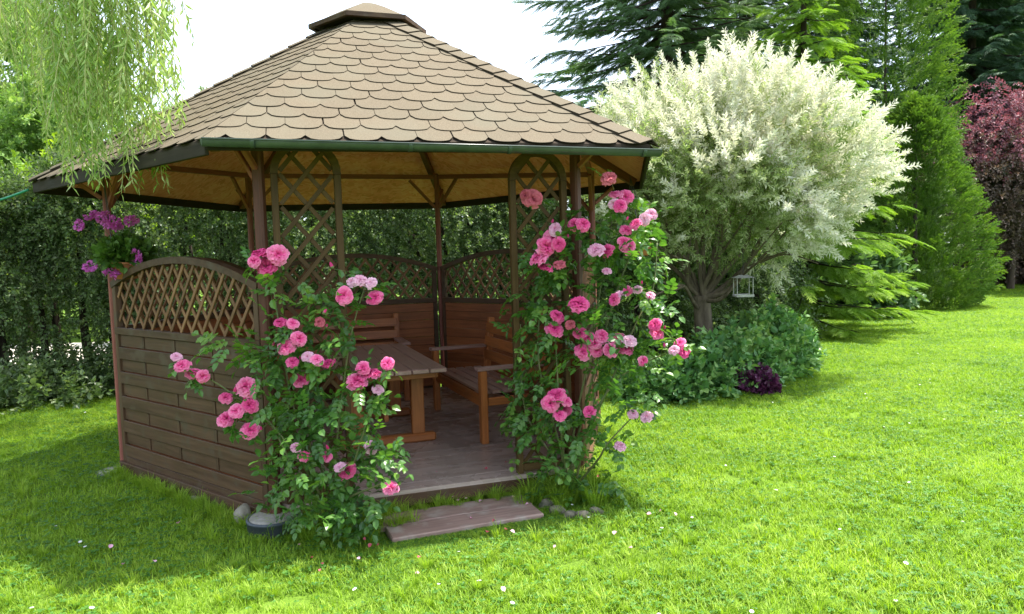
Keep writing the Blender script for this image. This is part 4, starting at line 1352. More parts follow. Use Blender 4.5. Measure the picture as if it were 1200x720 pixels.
def spruce(name, label, base, H, Rad, seed, mat, key='spr', whorl=.42, zlow=.15, group=None, flat=.75, dens=1.0, lean=0.0, spl=.75):
    random.seed(seed)
    base = Vector(base)
    t = thing(name, base, label, 'tree', group)
    mb = MB(); limb(mb, [base + Vector((0, 0, -.1)), base + Vector((lean * .3, 0, H * .3)), base + Vector((lean * .7, 0, H * .7)), base + Vector((lean, 0, H))], Rad * .045 + .05, .02, 8)
    mb.build('trunk', [M_barkd], t, True)
    pts = []; mb = MB()
    z = zlow
    while z < H * .98:
        u = z / H
        rz = Rad * (1 - u) ** flat
        nb = max(4, int(7 * dens + 2 * rz))
        a0 = R(0, 6.28)
        for k in range(nb):
            az = a0 + 2 * PI * k / nb + R(-.25, .25)
            ln = rz * R(.75, 1.12)
            hd = Vector((math.cos(az), math.sin(az), 0))
            st = base + Vector((lean * u, 0, z + R(-.12, .12)))
            drop = ln * R(.12, .34); lift = ln * R(.0, .10)
            def pos(s): return st + hd * (ln * s) + Vector((0, 0, -drop * s * (1.35 - .6 * s) + lift * s * s))
            if ln > .5:
                mb.tube([pos(0), pos(.35), pos(.7), pos(1)], [.014 + .008 * ln, .010 + .003 * ln, .006, .003], 4, cap=False)
            step = spl * .42
            s = .12
            while s <= 1.0:
                p = pos(s); dv = (pos(min(s + .05, 1.05)) - pos(s - .05)).normalized()
                for sg in ((-1, 1) if s < .93 else (0,)):
                    d = (dv + Vector((-hd.y, hd.x, 0)) * (sg * R(.35, .8)) + Vector((0, 0, R(-.45, .12)))).normalized()
                    sc = spl * R(.6, 1.05) * (.55 + .45 * min(1, ln))
                    pts.append((p, euler_for(d, R(-.35, .35)), sc, random.randrange(len(spray_set(key)))))
                s += step / max(ln, .3)
        z += whorl * R(.8, 1.2)
    mb.build('branches', [M_barkd], t, True)
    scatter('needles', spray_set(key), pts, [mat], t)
    return t

# --- thuja / cypress: upright fans on the skin of a column
def thuja(name, label, base, H, Rad, seed, mat, n, prof=None, lump=.16, sc=.55):
    random.seed(seed)
    base = Vector(base)
    t = thing(name, base, label, 'tree')
    mb = MB(); limb(mb, [base, base + Vector((0, 0, H * .5)), base + Vector((0, 0, H * .9))], Rad * .06, .01, 8); mb.build('trunk', [M_barkd], t, True)
    random.seed(seed + 1)
    tp = [t_fan(.5) for _ in range(3)]
    if prof is None: prof = lambda u: (math.sin(PI * min(1, (u * .9 + .10)) ** .62)) ** .8
    ph = [R(0, 6) for _ in range(4)]
    pts = []
    for i in range(n):
        u = R(0, 1) ** 1.15; az = R(0, 6.28)
        rr = Rad * max(0.03, prof(u)) * (1 + lump * math.sin(3 * az + ph[0] + 4 * u) + lump * .8 * math.sin(5 * az + 11 * u + ph[1]))
        k = 1 - abs(random.gauss(0, .16))
        hd = Vector((math.cos(az), math.sin(az), 0))
        p = base + hd * (rr * max(.2, k)) + Vector((0, 0, u * H))
        d = (hd * R(.55, 1.2) + Vector((0, 0, R(.25, .9))) + rv(.35)).normalized()
        pts.append((p, euler_for(d, R(-1.6, 1.6)), sc * R(.7, 1.25), random.randrange(3)))
    scatter('sprays', tp, pts, [mat], t)
    return t

# --- broadleaf crown
def broadleaf(name, label, base, H, crowns, seed, mats, tpl, n, trunk_r, bark, limbs=7, group=None, cat='tree', shell=.55):
    """crowns: (centre, radii) lobes; leaves gather towards the skin of each lobe in clumps"""
    random.seed(seed)
    base = Vector(base)
    t = thing(name, base, label, cat, group)
    mb = MB()
    fork = base + Vector((R(-.05, .05), R(-.05, .05), H * .28))
    limb(mb, [base + Vector((0, 0, -.1)), base.lerp(fork, .5) + rv(.04), fork], trunk_r * 1.15, trunk_r * .8)
    for i in range(limbs):
        c, r = random.choice(crowns)
        d = rdir(); d.z = abs(d.z) * .6
        tip = c + Vector((d.x * r.x, d.y * r.y, d.z * r.z)) * .8
        m1 = fork.lerp(tip, .45) + rv(.18) + Vector((0, 0, .1))
        limb(mb, [fork, m1, tip], trunk_r * .42, .012, 6)
    mb.build('trunk', [bark], t, True)
    vols = [r.x * r.y * r.z for c, r in crowns]
    clumps = []
    for i in range(max(24, n // 28)):
        c, r = random.choices(crowns, vols)[0]
        d = rdir(); k = R(shell, 1.0)
        clumps.append((c + Vector((d.x * r.x, d.y * r.y, d.z * r.z)) * k, d))
    pts = []
    for i in range(n):
        cp, d = random.choice(clumps)
        p = cp + Vector((random.gauss(0, 1), random.gauss(0, 1), random.gauss(0, .8))) * (.11 * (vols[0] ** (1 / 3)) + .10)
        if p.z < base.z + .12: continue
        dv = (d + rv(.8) + Vector((0, 0, .15))).normalized()
        pts.append((p, euler_for(dv, R(-1, 1)), R(.7, 1.25), random.randrange(len(tpl))))
    scatter('crown', tpl, pts, mats, t)
    return t

# --- the dappled willow: white shoots outside, green leaves inside
def dappled_willow():
    random.seed(21)
    D = 9.2
    base = at_y(824, 430, D); base.z = 0
    t = thing('dappled_willow_tree', base, 'round-headed willow tree with white and cream leaves behind the green shrub', 'tree')
    fork = at_y(822, 352, D)
    C = at_y(850, 208, D); RX, RZ = 1.62, 1.26
    mb = MB(); limb(mb, [base + Vector((0, 0, -.1)), base.lerp(fork, .5) + Vector((.02, 0, 0)), fork + Vector((0, 0, .06))], .135, .10, 12)
    br = []
    for (x, y, dy) in ((800, 300, -.2), (775, 270, .2), (850, 290, -.3), (880, 255, .1), (830, 240, .3), (905, 300, -.2), (760, 230, -.2), (930, 240, .2), (870, 180, -.3), (810, 180, .1), (790, 340, -.5), (868, 318, -.6), (720, 260, .3), (850, 170, .5)):
        tip = at_y(x, y, D + dy)
        m1 = fork.lerp(tip, .4) + rv(.10) + Vector((0, 0, -.04)); m2 = fork.lerp(tip, .75) + rv(.10)
        limb(mb, [fork + rv(.04), m1, m2, tip], R(.03, .05), .014, 7); br.append(tip)
        for _ in range(3):
            e = tip + (tip - fork).normalized() * R(.3, .7) + rv(.35)
            limb(mb, [m2, tip.lerp(e, .3) + rv(.06), e], .02, .006, 5)
    mb.build('trunk', [M_barkw], t, True)
    tw_w = t_twig(36, .30, .080, .027, .95, 0, None, False, 0, .3)
    tw_c = t_twig(30, .30, .070, .022, 1.0, 1, None, False, .05, .2)
    tw_g = t_twig(26, .32, .066, .021, 1.0, 2, 3, False, .1, .1)
    ph = [R(0, 6) for _ in range(6)]
    def rad(d):
        az = math.atan2(d.y, d.x)
        return 1 + .07 * math.sin(3 * az + ph[0] + 2 * d.z) + .12 * math.sin(6 * d.z + ph[1] + 4 * az) + .09 * math.sin(9 * az + ph[2] + 7 * d.z)
    pts = []
    for i in range(5200):
        d = rdir()
        k = R(0, 1) ** .30
        if d.z < (-.75 if d.x > .1 else -.55) and R(0, 1) < .75: continue
        rr = rad(d)
        low = max(0, -d.z)
        p = C + Vector((d.x * RX, d.y * RX, d.z * RZ * (1.0 - (.0 if d.x > 0 else .2) * low))) * (rr * k * .93)
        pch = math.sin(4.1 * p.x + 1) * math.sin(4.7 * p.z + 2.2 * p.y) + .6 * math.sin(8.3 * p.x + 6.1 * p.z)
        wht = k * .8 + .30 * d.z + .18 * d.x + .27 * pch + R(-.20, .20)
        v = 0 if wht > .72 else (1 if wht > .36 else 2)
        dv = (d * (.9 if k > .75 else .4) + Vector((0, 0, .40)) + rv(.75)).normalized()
        pts.append((p, euler_for(dv, R(-3, 3)), R(.75, 1.2), v))
    # long free shoots round the top
    for i in range(420):
        d = rdir()
        if d.z < -.05: continue
        p = C + Vector((d.x * RX, d.y * RX, d.z * RZ)) * (rad(d) * .93)
        dv = (d + Vector((0, 0, .45)) + rv(.4)).normalized()
        pts.append((p, euler_for(dv, R(-3, 3)), R(.7, 1.15), 0))
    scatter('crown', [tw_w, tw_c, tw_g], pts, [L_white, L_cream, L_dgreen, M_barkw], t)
    return C
WC = dappled_willow()

# --- bird feeder hanging from it
def bird_feeder():
    p = at_y(871, 336, 8.55)
    t = thing('bird_feeder', (p.x, p.y, p.z - .12), 'small white lantern-shaped bird feeder hanging under the dappled willow', 'bird feeder')
    mb = MB(); mb.box(p + Vector((0, 0, -.11)), .20, .17, .012); mb.box(p + Vector((0, -.08, -.098)), .20, .008, .02); mb.box(p + Vector((0, .08, -.098)), .20, .008, .02); mb.build('tray', [M_feed], t)
    for sx in (-.09, .09):
        for sy in (-.07, .07):
            beam('post', p + Vector((sx, sy, -.102)), p + Vector((sx, sy, .10)), .009, .009, M_feed, t, up=(1, 0, 0))
    mb = MB()
    a = [Vector((-.11, -.09, .101)), Vector((.11, -.09, .101)), Vector((.11, .09, .101)), Vector((-.11, .09, .101)), Vector((-.05, 0, .135)), Vector((.05, 0, .135))]
    mb.add([p + v for v in a], [[0, 1, 5, 4], [1, 2, 5], [2, 3, 4, 5], [3, 0, 4], [3, 2, 1, 0]]); mb.build('roof', [M_feed], t)
    mb = MB(); mb.tube([p + Vector((0, 0, .14)), p + Vector((.01, .05, .75))], .004, 5); mb.build('wire', [M_chain], t)
bird_feeder()

# --- green shrub and purple plant at its foot
def shrub_bed():
    random.seed(41)
    tw = [t_twig(9, .17, .095, .070, 1.0, 0, None, True, .15, .4) for _ in range(3)]
    def shrub(name, label, cs, n, mat, tws, cat='shrub', sc=1.0):
        c0 = cs[0][0]
        t = thing(name, (c0.x, c0.y, 0), label, cat)
        vol = [r.x * r.y * r.z for _, r in cs]
        pts = []
        for i in range(n):
            c, r = random.choices(cs, vol)[0]
            d = rdir(); d.z = abs(d.z) if R(0, 1) < .8 else d.z * .4
            k = R(0, 1) ** .35
            p = c + Vector((d.x * r.x, d.y * r.y, d.z * r.z)) * k
            if p.z < .03: p.z = R(.03, .12)
            dv = (d * .8 + Vector((0, -.15, .5)) + rv(.8)).normalized()
            pts.append((p, euler_for(dv, R(-.8, .8)), sc * R(.6, 1.35), random.randrange(len(tws))))
        mb = MB()
        for k in range(9):
            c, r = random.choice(cs); e = c + Vector((R(-.7, .7) * r.x, R(-.7, .7) * r.y, r.z * .6))
            limb(mb, [Vector((c.x + R(-.08, .08), c.y + R(-.08, .08), -.02)), Vector((c.x, c.y, 0)).lerp(e, .5) + rv(.05), e], .012, .004, 5)
        mb.build('stems', [M_bark], t, True)
        scatter('leaves', tws, pts, [mat], t)
        return t
    def G(px, py, dz=0.0): q = at_z(px, py, 0); q.z = dz; return q
    V3 = lambda a, b, c: Vector((a, b, c))
    shrub('green_shrub', 'broad leafy green shrub mound at the foot of the dappled willow', [(G(862, 452), V3(.62, .5, .62)), (G(900, 440), V3(.50, .5, .78)), (G(820, 462), V3(.5, .4, .44)), (G(915, 425), V3(.42, .4, .66))], 1150, L_shrub, tw)
    shrub('low_shrub', 'low dark leafy plant between the right rose and the green shrub mound', [(G(780, 468), V3(.36, .32, .38)), (G(752, 470), V3(.28, .28, .30))], 420, L_shrub, tw, sc=.85)
    tp = [t_twig(10, .09, .055, .05, 1.0, 0, None, True, .1, .5) for _ in range(2)]
    shrub('purple_plant', 'small mound of dark purple leaves in front of the green shrub', [(G(886, 462), V3(.21, .17, .25))], 260, L_purple, tp, cat='plant')
    # shrubs in front of the conifers' feet
    shrub('dim_shrub', 'bluish green shrub in shade between the light fir and the thuja', [(G(1008, 372), V3(.9, .8, 1.5))], 500, L_spr, tw, sc=2.2)
    shrub('far_shrub', 'small grey shrub on the far lawn beside the red maple trunk', [(G(1180, 335), V3(1.1, .9, 1.5))], 260, L_maple2, tw, sc=3.0)
    tl = [t_twig(10, .20, .075, .05, 1.0, 0, None, True, .15, .4) for _ in range(2)]
    shrub('undergrowth', 'dark low undergrowth along the foot of the hedge left of the gazebo', [(G(30, 478), V3(.8, .35, .42)), (G(100, 462), V3(.8, .35, .48)), (G(-60, 486), V3(.7, .3, .45)), (V3(-3.6, 9.3, 0), V3(.9, .3, .45))], 1000, L_hedge, tl, cat='plant')
shrub_bed()

# --- hedge behind the gazebo
def hedge():
    random.seed(51)
    line = [Vector((-13.5, 7.6, 0)), Vector((-8.0, 8.35, 0)), Vector((-5.2, 9.2, 0)), Vector((-3.2, 9.9, 0)), Vector((-.6, 10.6, 0)), Vector((2.2, 11.4, 0)), Vector((4.6, 12.6, 0))]
    t = thing('hedge', line[2], 'tall dense green hedge of small-leaved trees behind the gazebo', 'hedge')
    seg = [(line[i], line[i + 1], (line[i + 1] - line[i]).length) for i in range(len(line) - 1)]
    tot = sum(s[2] for s in seg)
    def along(d):
        for a, b, l in seg:
            if d <= l: return a.lerp(b, d / l), (b - a).normalized()
            d -= l
        return line[-1], (line[-1] - line[-2]).normalized()
    # stems, each its own part
    d = .1
    while d < tot:
        p, e = along(d)
        nn = Vector((e.y, -e.x, 0))
        q = p + nn * R(-.22, .22)
        mb = MB(); h = R(1.6, 2.3)
        limb(mb, [q + Vector((0, 0, -.05)), q + Vector((R(-.08, .08), R(-.05, .05), h * .4)), q + Vector((R(-.16, .16), R(-.1, .1), h))], R(.035, .10), .02, 7)
        mb.build('stem', [M_barkd], t, True)
        d += R(.14, .30)
    tw = [t_twig(18, .34, .062, .036, .85, 0, 1, True, .25, .1) for _ in range(3)]
    pts = []
    ph = [R(0, 6) for _ in range(3)]
    N_ = 19000
    for i in range(N_):
        u = R(0, tot); p, e = along(u); nn = Vector((e.y, -e.x, 0))
        top = 2.62 + .16 * math.sin(u * 1.9 + ph[0]) + .10 * math.sin(u * 4.3 + ph[1]) + (.35 if u > 9.5 else 0)
        low = .95 + .25 * math.sin(u * 2.7 + ph[2]) if u < 8.8 else .10
        z = low + (top - low) * R(0, 1) ** .85
        bul = .16 * math.sin(u * 3.1 + z * 2.5) + .10 * math.sin(u * 7 + 3 * z)
        k = random.choice((1, 1, 1, -1)) * (.42 + bul) * R(.25, 1.05)
        q = p + nn * k + Vector((0, 0, z))
        dv = (nn * (1 if k > 0 else -1) * .7 + Vector((0, 0, R(-.7, .35))) + rv(.6)).normalized()
        pts.append((q, euler_for(dv, R(-1, 1)), R(.7, 1.25), random.randrange(3)))
    for i in range(5200):                             # sparse hanging leaves among the stems
        u = R(0, 9.6); p, e = along(u); nn = Vector((e.y, -e.x, 0))
        q = p + nn * R(-.45, .45) + Vector((0, 0, R(.12, 1.3)))
        if math.sin(u * 5.1) * math.sin(u * 2.3 + 1) + R(-.5, .5) < -.42: continue
        pts.append((q, euler_for((nn * R(-.5, 1) + Vector((0, 0, -.5)) + rv(.7)).normalized(), R(-1, 1)), R(.6, 1.1), random.randrange(3)))
    for i in range(3200):                             # soft tops
        u = R(0, tot); p, e = along(u); nn = Vector((e.y, -e.x, 0))
        top = 2.62 + .16 * math.sin(u * 1.9 + ph[0]) + .10 * math.sin(u * 4.3 + ph[1])
        q = p + nn * R(-.4, .4) + Vector((0, 0, top + R(-.2, .06)))
        pts.append((q, euler_for((Vector((0, 0, 1)) + rv(.8)).normalized(), R(-1, 1)), R(.7, 1.2), random.randrange(3)))
    scatter('foliage', tw, pts, [L_hedge, M_barkd], t)
hedge()

# --- weeping willow whose shoots hang over the left roof corner
def weeping_willow():
    random.seed(61)
    base = Vector((-6.6, 4.2, 0))
    t = thing('weeping_willow', base, 'weeping willow with long light green shoots hanging over the left roof corner', 'tree')
    mb = MB()
    fork = base + Vector((.2, .1, 2.6))
    limb(mb, [base + Vector((0, 0, -.1)), base + Vector((.1, .05, 1.3)), fork], .30, .22, 12)
    limbs = []
    for pts in ([fork, Vector((-5.4, 4.4, 4.4)), Vector((-3.6, 4.5, 4.95)), Vector((-2.0, 4.55, 4.5))], [fork, Vector((-5.6, 5.2, 4.8)), Vector((-4.2, 6.4, 5.6)), Vector((-3.0, 7.2, 5.2))],
                [fork, Vector((-7.4, 5.0, 4.4)), Vector((-7.2, 6.4, 5.2))], [fork, Vector((-6.2, 3.6, 4.6)), Vector((-5.0, 3.0, 5.0))], [fork, Vector((-5.8, 4.8, 4.2)), Vector((-4.3, 5.2, 4.6)), Vector((-3.1, 5.0, 4.4))]):
        limbs.append(limb(mb, pts, .13, .02, 8))
    mb.build('trunk', [M_bark], t, True)
    tw = [t_twig(17, .40, .092, .019, .60, 0, 1, False, 0.0, 0.0) for _ in range(3)]
    pts = []
    def strand(px, py_end, dep):
        end = at_y(px, py_end, dep)
        top = end.copy(); top.z = R(4.0, 4.7)
        x, y = end.x, end.y
        z = end.z; sx, sy = R(-.10, .10), R(-.1, .1)
        L = top.z - end.z
        n_ = max(1, int(L / .30))
        for i in range(n_):
            u = i / n_                                # from the tip upwards
            p = Vector((x + sx * u + .02 * math.sin(7 * u + px), y + sy * u, z + L * u + .30))
            if p.z > 4.9: continue
            d = Vector((-sx / L * 1.2 + R(-.16, .16), -sy / L + R(-.16, .16), -1))
            pts.append((p, euler_for(d, R(-3, 3)), R(.8, 1.1), random.randrange(3)))
    def env(x):
        if x < 30: return R(20, 90)
        if x < 60: return R(40, 120)
        if x < 105: return R(90, 205)
        if x < 170: return R(80, 195)
        if x < 190: return R(70, 200)
        return R(20, 150)
    for i in range(108):
        px = R(-40, 212) if R(0, 1) < .35 else random.gauss(125, 38)
        if px > 213: px = R(60, 205)
        e = env(px)
        strand(px, e, R(4.15, 4.75) if px > 55 else R(4.4, 5.6))
    for px, e in ((208, 140), (203, 128), (196, 148), (181, 178), (146, 203), (108, 205), (100, 198), (120, 185), (160, 160), (205, 60), (210, 30)):
        strand(px, e, R(4.2, 4.5))
    for i in range(210):                              # the rest of the crown, behind and beside
        strand(R(-220, 140), R(-10, 120), R(6.3, 8.6))
    for i in range(60):
        strand(R(-420, -60), R(40, 260), R(4.6, 6.4))
    for i in range(3200):                              # unseen upper crown, added and thickened to shade the left lawn
        d = rdir(); k = R(0, 1) ** .4
        p = Vector((-4.2 + d.x * 2.6 * k, 7.3 + d.y * 3.0 * k, 5.95 + d.z * 1.1 * k))
        if p.z < 1.75 + .347 * p.y + .62: continue
        pts.append((p, euler_for(Vector((R(-.4, .4), R(-.4, .4), -1)), R(-3, 3)), R(1.0, 1.5), random.randrange(3)))
    scatter('hanging_shoots', tw, pts, [L_will, M_twigy], t)
weeping_willow()

# --- background trees, left
def gx(px, y, z=0): p = at_y(px, 300, y); return Vector((p.x, y, z))
def left_background():
    random.seed(71)
    tw = [t_twig(20, .55, .15, .085, .9, 0, None, False, .15, .1) for _ in range(3)]
    for i, (px, top, y, r, lab, mat) in enumerate(((10, 30, 16.5, 1.9, 'light green birch-like tree beyond the hedge, behind the willow shoots', L_birch), (-60, -20, 20, 2.6, 'tall pale green tree far beyond the hedge at the willow side', L_birch), (110, 110, 21.0, 2.0, 'grey green tree beyond the hedge, in the gap beside the roof slope', L_birch))):
        tp = at_y(px, top, y); b = Vector((tp.x, y, 0))
        cz = tp.z
        crowns = [(Vector((b.x, y, cz - r * .9)), Vector((r, r, r * 1.0))), (Vector((b.x + r * .4, y, cz - r * 1.9)), Vector((r * .9, r, r * 1.0))), (Vector((b.x - r * .5, y, cz - r * 2.0)), Vector((r, r, r * .9)))]
        broadleaf('birch_tree' if i == 0 else 'background_tree', lab, b, cz, crowns, 72 + i, [mat], tw, 3600, .13, M_bark, 10, None)
    for i, (px, y, lab) in enumerate(((330, 15.5, 'dense green tree beyond the hedge, hidden behind the gazebo roof'), (520, 16.5, 'dense green tree beyond the hedge, seen through the gazebo beside the back post'))):
        b = gx(px, y); cr = [(b + Vector((0, 0, 2.9)), Vector((2.1, 1.4, 1.7))), (b + Vector((1.2, .4, 2.2)), Vector((1.6, 1.2, 1.6))), (b + Vector((-1.4, .3, 2.0)), Vector((1.5, 1.2, 1.6)))]
        broadleaf('background_tree', lab, b, 3.4, cr, 77 + i, [L_hedge], tw, 2600, .13, M_bark, 8, None)
    tl = [t_twig(14, .4, .085, .06, .9, 0, None, True, .1, .2) for _ in range(3)]
    b = at_y(15, 190, 11.2)
    crowns = [(Vector((b.x, 11.2, 2.35)), Vector((1.0, .8, .75))), (Vector((b.x + 1.1, 11.6, 2.25)), Vector((.9, .7, .65))), (Vector((b.x - 1.5, 11.0, 2.35)), Vector((1.1, .8, .8)))]
    broadleaf('yellow_shrub', 'bright yellow-green shrub showing over the top of the hedge', (b.x, 11.2, 0), 2.2, crowns, 79, [L_yel], tl, 1200, .06, M_bark, 8, None, 'shrub')
left_background()

# --- conifers, right
spruce('spruce_tree', 'big dark spruce whose drooping branches reach over the gazebo roof', gx(785, 15.5), 14.5, 3.7, 81, L_spr, 'spr', .36, 1.2, flat=.62, spl=.46)
spruce('spruce_tree', 'dark green spruce behind the crown of the dappled willow', gx(872, 20.5), 16.0, 3.6, 82, L_spr, 'spr', .42, 1.0, flat=.65, spl=.52)
spruce('fir_tree', 'light green fir with layered drooping branches behind the dappled willow', gx(942, 13.4), 7.6, 2.0, 83, L_fir, 'fir', .34, .25, flat=.85, spl=.50)
thuja('cypress_tree', 'tall narrow green cypress between the light fir and the dark spruce', gx(1036, 19.5), 10.5, 1.25, 84, L_thuja, 3800, lambda u: .35 + .75 * math.sin(PI * min(1, u * .85 + .12)) ** .9, .14, .75)
thuja('thuja_tree', 'broad conical thuja standing at the edge of the lawn', gx(1072, 17.6), 4.75, 1.42, 85, L_thuja, 3600, lambda u: (1 - u) ** .62 * (.80 + .35 * math.sin(min(1, u * 3) * PI / 2)), .12, .6)
spruce('spruce_tree', 'tall blue-green spruce behind the red maple', gx(1135, 26.0), 17.0, 5.0, 86, L_sprd, 'spr', .6, 3.2, flat=.6, spl=.9)
spruce('spruce_tree', 'dark spruce standing past the red maple at the lawn edge', gx(1290, 27.5), 16.0, 4.6, 87, L_sprd, 'spr', .7, 2.6, flat=.6, spl=.95)

spruce('spruce_tree', 'slender dark spruce between the light fir and the narrow cypress', gx(985, 25.0), 16.0, 3.2, 88, L_sprd, 'spr', .6, 1.0, flat=.6, spl=.8)

def maple():
    random.seed(91)
    tw = [t_twig(16, .55, .13, .06, .9, 0, None, False, .2, .1) for _ in range(2)] + [t_twig(16, .55, .13, .06, .9, 1, None, False, .3, .0)]
    y = 22.5
    b = at_y(1186, 320, y); b.z = 0
    c = at_y(1186, 200, y)
    t = thing('red_maple', b, 'red-leaved maple with bronze lower leaves beside the far lawn', 'tree')
    mb = MB(); f1 = b + Vector((.05, 0, 1.5))
    limb(mb, [b + Vector((-.05, 0, -.1)), b + Vector((0, 0, .8)), f1], .11, .085, 8)
    for k in range(9):
        d = rdir(); d.z = abs(d.z); tip = c + Vector((d.x * 1.5, d.y * 1.5, d.z * 1.4))
        limb(mb, [f1, f1.lerp(tip, .5) + rv(.2), tip], .05, .012, 6)
    mb.build('trunk', [M_bark], t, True)
    pts = []
    for i in range(3600):
        d = rdir(); k = R(0, 1) ** .4
        p = c + Vector((d.x * 2.75, d.y * 2.4, d.z * 2.5 - .25 * (d.x * d.x))) * k * (1 + .10 * math.sin(5 * d.x + 4 * d.z))
        red = d.z * k + R(-.35, .35)
        dv = (Vector((d.x, d.y, -.15)) + rv(.5)).normalized()
        pts.append((p, euler_for(dv, R(-.6, .6)), R(.7, 1.2), random.randrange(2) if red > .28 else 2))
    scatter('crown', tw, pts, [L_maple, L_maple2], t)
maple()

def far_wood():
    random.seed(95)
    # a row of far conifers one can tell apart, and the mass behind them
    for i, (px, y, h) in enumerate(((1120, 33, 15), (1160, 35, 17), (1195, 33, 14), (1232, 36, 16))):
        spruce('far_spruce', ('dark spruce in the shaded wood beside the thuja', 'tallest dark spruce in the wood behind the red maple crown', 'dark spruce in the wood behind the red maple trunk', 'dark spruce in the far wood past the red maple')[i], gx(px, y), h, 3.2, 200 + i, L_sprd, 'far', .9, 3.4, 'spruces of the far wood', flat=.5, spl=1.7, dens=.8)
    tpl = spray_set('far')
    pts = []
    for i in range(3600):
        x = R(-40, 70); y = 46 + R(-3, 5) + abs(x) * .05
        z = R(0, 1) ** 1.1 * (13 + 2.5 * math.sin(x * .7) + 1.5 * math.sin(x * 1.9)) if x > 4 else R(0, 1) * (4.0 + 1.2 * math.sin(x))
        pts.append((Vector((x, y, z + .2)), euler_for((Vector((R(-.6, .6), -1, R(-.6, .1)))).normalized(), R(-.5, .5)), R(1.6, 2.8), random.randrange(2)))
    o = scatter('far_wood', tpl, pts, [L_sprd]); tag(o, 'dark mass of the wood closing the garden behind the trees', 'wood', kind='stuff')
far_wood()

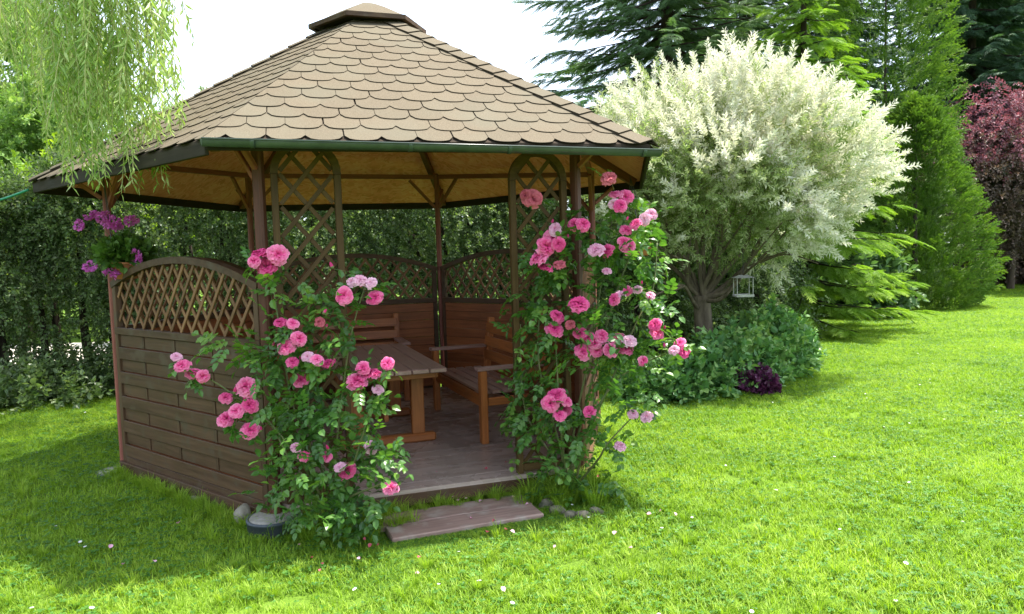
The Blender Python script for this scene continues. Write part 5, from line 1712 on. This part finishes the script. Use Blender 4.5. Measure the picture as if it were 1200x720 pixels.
# ------------------------------------------------------------------ lawn
def grass():
    random.seed(101)
    def patch(n, size, hmin, hmax, clover):
        t = TP()
        for i in range(n):
            x, y = R(-size, size), R(-size, size)
            h = R(hmin, hmax) * R(.7, 1.15); a = R(0, 6.28); ln = R(.25, 1.15) * h
            d = Vector((math.cos(a), math.sin(a), 0)); s = Vector((-d.y, d.x, 0)) * R(.0016, .0027)
            p = Vector((x, y, -.004)); b = len(t.V); tn = R(0, 1)
            m1 = p + d * (ln * .3) + Vector((0, 0, h * .6)); m2 = p + d * ln + Vector((0, 0, h))
            t.V += [p - s, p + s, m1 + s * .8, m1 - s * .8, m2]
            t.F += [[b, b + 1, b + 2, b + 3], [b + 3, b + 2, b + 4]]; t.T += [tn * .6, tn * .6, tn, tn, min(1, tn + .2)]; t.M += [0, 0]
        for i in range(clover):
            c = Vector((R(-size, size), R(-size, size), R(.015, .04))); a0 = R(0, 6.28); tn = R(.1, .9); r = R(.008, .014)
            for k in range(3):
                a = a0 + k * 2.09; d = Vector((math.cos(a), math.sin(a), R(-.1, .35)))
                t.kite(c, d, Vector((0, 0, 1)) + rv(.3), r * 1.5, r * 1.5, tn, 1, .1, .1, .6)
        return t.out()
    near = [patch(1900, .26, .022, .052, 40), patch(1900, .26, .022, .056, 120), patch(1700, .26, .022, .045, 70)]
    hexv = [PV[k] for k in ORDER]
    step_q = [at_z(x, y, .0) for x, y in ((458, 640), (644, 608), (614, 578), (428, 606))]
    def inside(poly, x, y, grow=0.0):
        c = sum(poly, Vector()) / len(poly)
        ins = True
        for i in range(len(poly)):
            a, b = poly[i], poly[(i + 1) % len(poly)]
            cr = (b.x - a.x) * (y - a.y) - (b.y - a.y) * (x - a.x)
            if cr < grow * (b - a).length: ins = False
        return ins
    pts = []
    y = 2.3; far_pts = []
    while y < 33:
        st = .40 if y < 12 else (.52 if y < 20 else .75)
        half = .74 * y + 1.8
        x = -half
        while x < half:
            px, py = x + R(-.12, .12), y + R(-.12, .12)
            x += st
            if inside(hexv, px, py, .14): continue
            if py > 8.2 + .30 * px + 2.0 and px < 4.2: continue          # beyond the hedge
            sc = st / .40 * R(.95, 1.15)
            if inside(step_q, px, py, -.28): continue
            pts.append((Vector((px, py, 0)), Euler((0, 0, R(0, 6.28))), sc if st < .5 else sc * .98, random.choices((0, 1, 2), (5, 2, 3))[0]))
        y += st
    # small sods close round the step, right up to its edges
    cs = sum(step_q, Vector()) / 4
    gy = cs.y - 1.0
    while gy < cs.y + .8:
        gxx = cs.x - 1.2
        while gxx < cs.x + 1.2:
            px, py = gxx + R(-.03, .03), gy + R(-.03, .03)
            gxx += .15
            if inside(hexv, px, py, .02): continue
            if inside(step_q, px, py, -.45) and not inside(step_q, px, py, -.07):
                pts.append((Vector((px, py, 0)), Euler((0, 0, R(0, 6.28))), R(.38, .46), random.choices((0, 1, 2), (5, 2, 3))[0]))
        gy += .15
    # thin fringe round the step and along the base boards
    for i in range(60):
        u = R(0, 1); p = step_q[0].lerp(step_q[1], u) + Vector((R(-.03, .03), R(-.16, -.02), 0))
        pts.append((p, Euler((0, 0, R(0, 6.28))), R(.3, .5), 1))
    o = scatter('lawn_grass', near, pts, [L_grass, L_clover]); tag(o, 'short mown lawn grass with clover all round the gazebo', 'grass', kind='stuff')
    # taller tufts in rough spots
    tf = TP()
    for i in range(60):
        a = R(0, 6.28); h = R(.05, .13); d = Vector((math.cos(a), math.sin(a), 0)); p = d * R(0, .035)
        s = Vector((-d.y, d.x, 0)) * R(.0014, .0026); b = len(tf.V); tn = R(.2, 1)
        m1 = p + d * h * .25 + Vector((0, 0, h * .65)); m2 = p + d * h * R(.5, .9) + Vector((0, 0, h * R(.75, 1)))
        tf.V += [p - s, p + s, m1 + s * .8, m1 - s * .8, m2]; tf.F += [[b, b + 1, b + 2, b + 3], [b + 3, b + 2, b + 4]]; tf.T += [tn] * 5; tf.M += [0, 0]
    pts = []
    for i in range(900):
        y = 2.6 + 11 * R(0, 1) ** 1.6; x = R(-.72, .72) * y
        if inside(hexv, x, y, -.06) or inside(step_q, x, y, -.03): continue
        pts.append((Vector((x, y, 0)), Euler((0, 0, R(0, 6.28))), R(.4, .85), 0))
    for k1, k2 in (('L', 'FL'), ('FL', 'FR'), ('FR', 'R')):
        for i in range(70):
            a, b = PV[k1], PV[k2]; e = (b - a).normalized(); nn = Vector((e.y, -e.x, 0))
            p = a.lerp(b, R(0, 1)) + nn * R(.07, .16)
            pts.append((p, Euler((0, 0, R(0, 6.28))), R(.5, 1.0), 0))
    for i in range(60):
        p = RBASE + Vector((random.gauss(0, .16), random.gauss(0, .12), 0)); pts.append((p, Euler((0, 0, R(0, 6.28))), R(.8, 1.6), 0))
        p = LBASE + Vector((random.gauss(0, .22), random.gauss(0, .10), 0)); pts.append((p, Euler((0, 0, R(0, 6.28))), R(.6, 1.1), 0))
    o = scatter('grass_tufts', [tf.out()], pts, [L_grass]); tag(o, 'taller grass tufts along the gazebo base and in the lawn', 'grass', kind='stuff')
grass()

def litter():
    random.seed(111)
    # daisies
    t = TP()
    for k in range(9):
        a = 2 * PI * k / 9; t.kite((0, 0, .04), (math.cos(a), math.sin(a), .15), (0, 0, 1), .012, .007, R(0, 1), 0, .05, .1, .6)
    pts = []
    for i in range(90):
        y = 3.0 + 8 * R(0, 1) ** 1.3; x = R(-.7, .7) * y
        if (Vector((x, y, 0)) - CEN).length < 2.3: continue
        pts.append((Vector((x, y, .005)), Euler((R(-.3, .3), R(-.3, .3), R(0, 6))), R(.7, 1.1), 0))
    o = scatter('daisies', [t.out()], pts, [L_daisy]); tag(o, 'tiny white daisies dotted over the lawn', 'daisies', kind='stuff')
    # fallen petals
    t = TP(); t.ovate((0, 0, 0), (1, 0, .1), (0, 0, 1), .034, .034, .7, 0, .25, -.2)
    t2 = TP(); t2.ovate((0, 0, 0), (1, 0, .1), (0, 0, 1), .030, .036, .2, 1, .3, -.3)
    pts = []
    for (px, py) in [(530, 585), (538, 588), (548, 583), (558, 587), (580, 580), (600, 582), (470, 612), (555, 607), (612, 590), (575, 612), (600, 626), (596, 622), (574, 624), (435, 640), (430, 634), (488, 670), (496, 651), (424, 655), (440, 638),
                     (130, 643), (212, 613), (145, 660), (180, 660), (700, 560), (755, 603), (770, 600), (720, 625), (735, 640), (795, 605), (510, 552), (567, 551), (590, 543), (650, 640), (365, 655), (380, 660), (372, 668), (590, 692), (350, 640)]:
        on_step = 570 < py < 630 and 440 < px < 636 and py < 632 - (px - 462) * .16
        on_deck = 540 < py < 556 and px < 615
        z = .038 if on_step else (ZD + .004 if on_deck else .045)
        for _ in range(1):
            p = at_z(px + R(-4, 4), py + R(-2, 2), z)
            pts.append((p, Euler((R(-.4, .4), R(-.4, .4), R(0, 6.28))), R(.45, .85), random.choice((0, 0, 1))))
    o = scatter('fallen_petals', [t.out(), t2.out()], pts, [L_petalp, L_petald]); tag(o, 'fallen pink rose petals on the step and the grass in front of it', 'petals', kind='stuff')
litter()
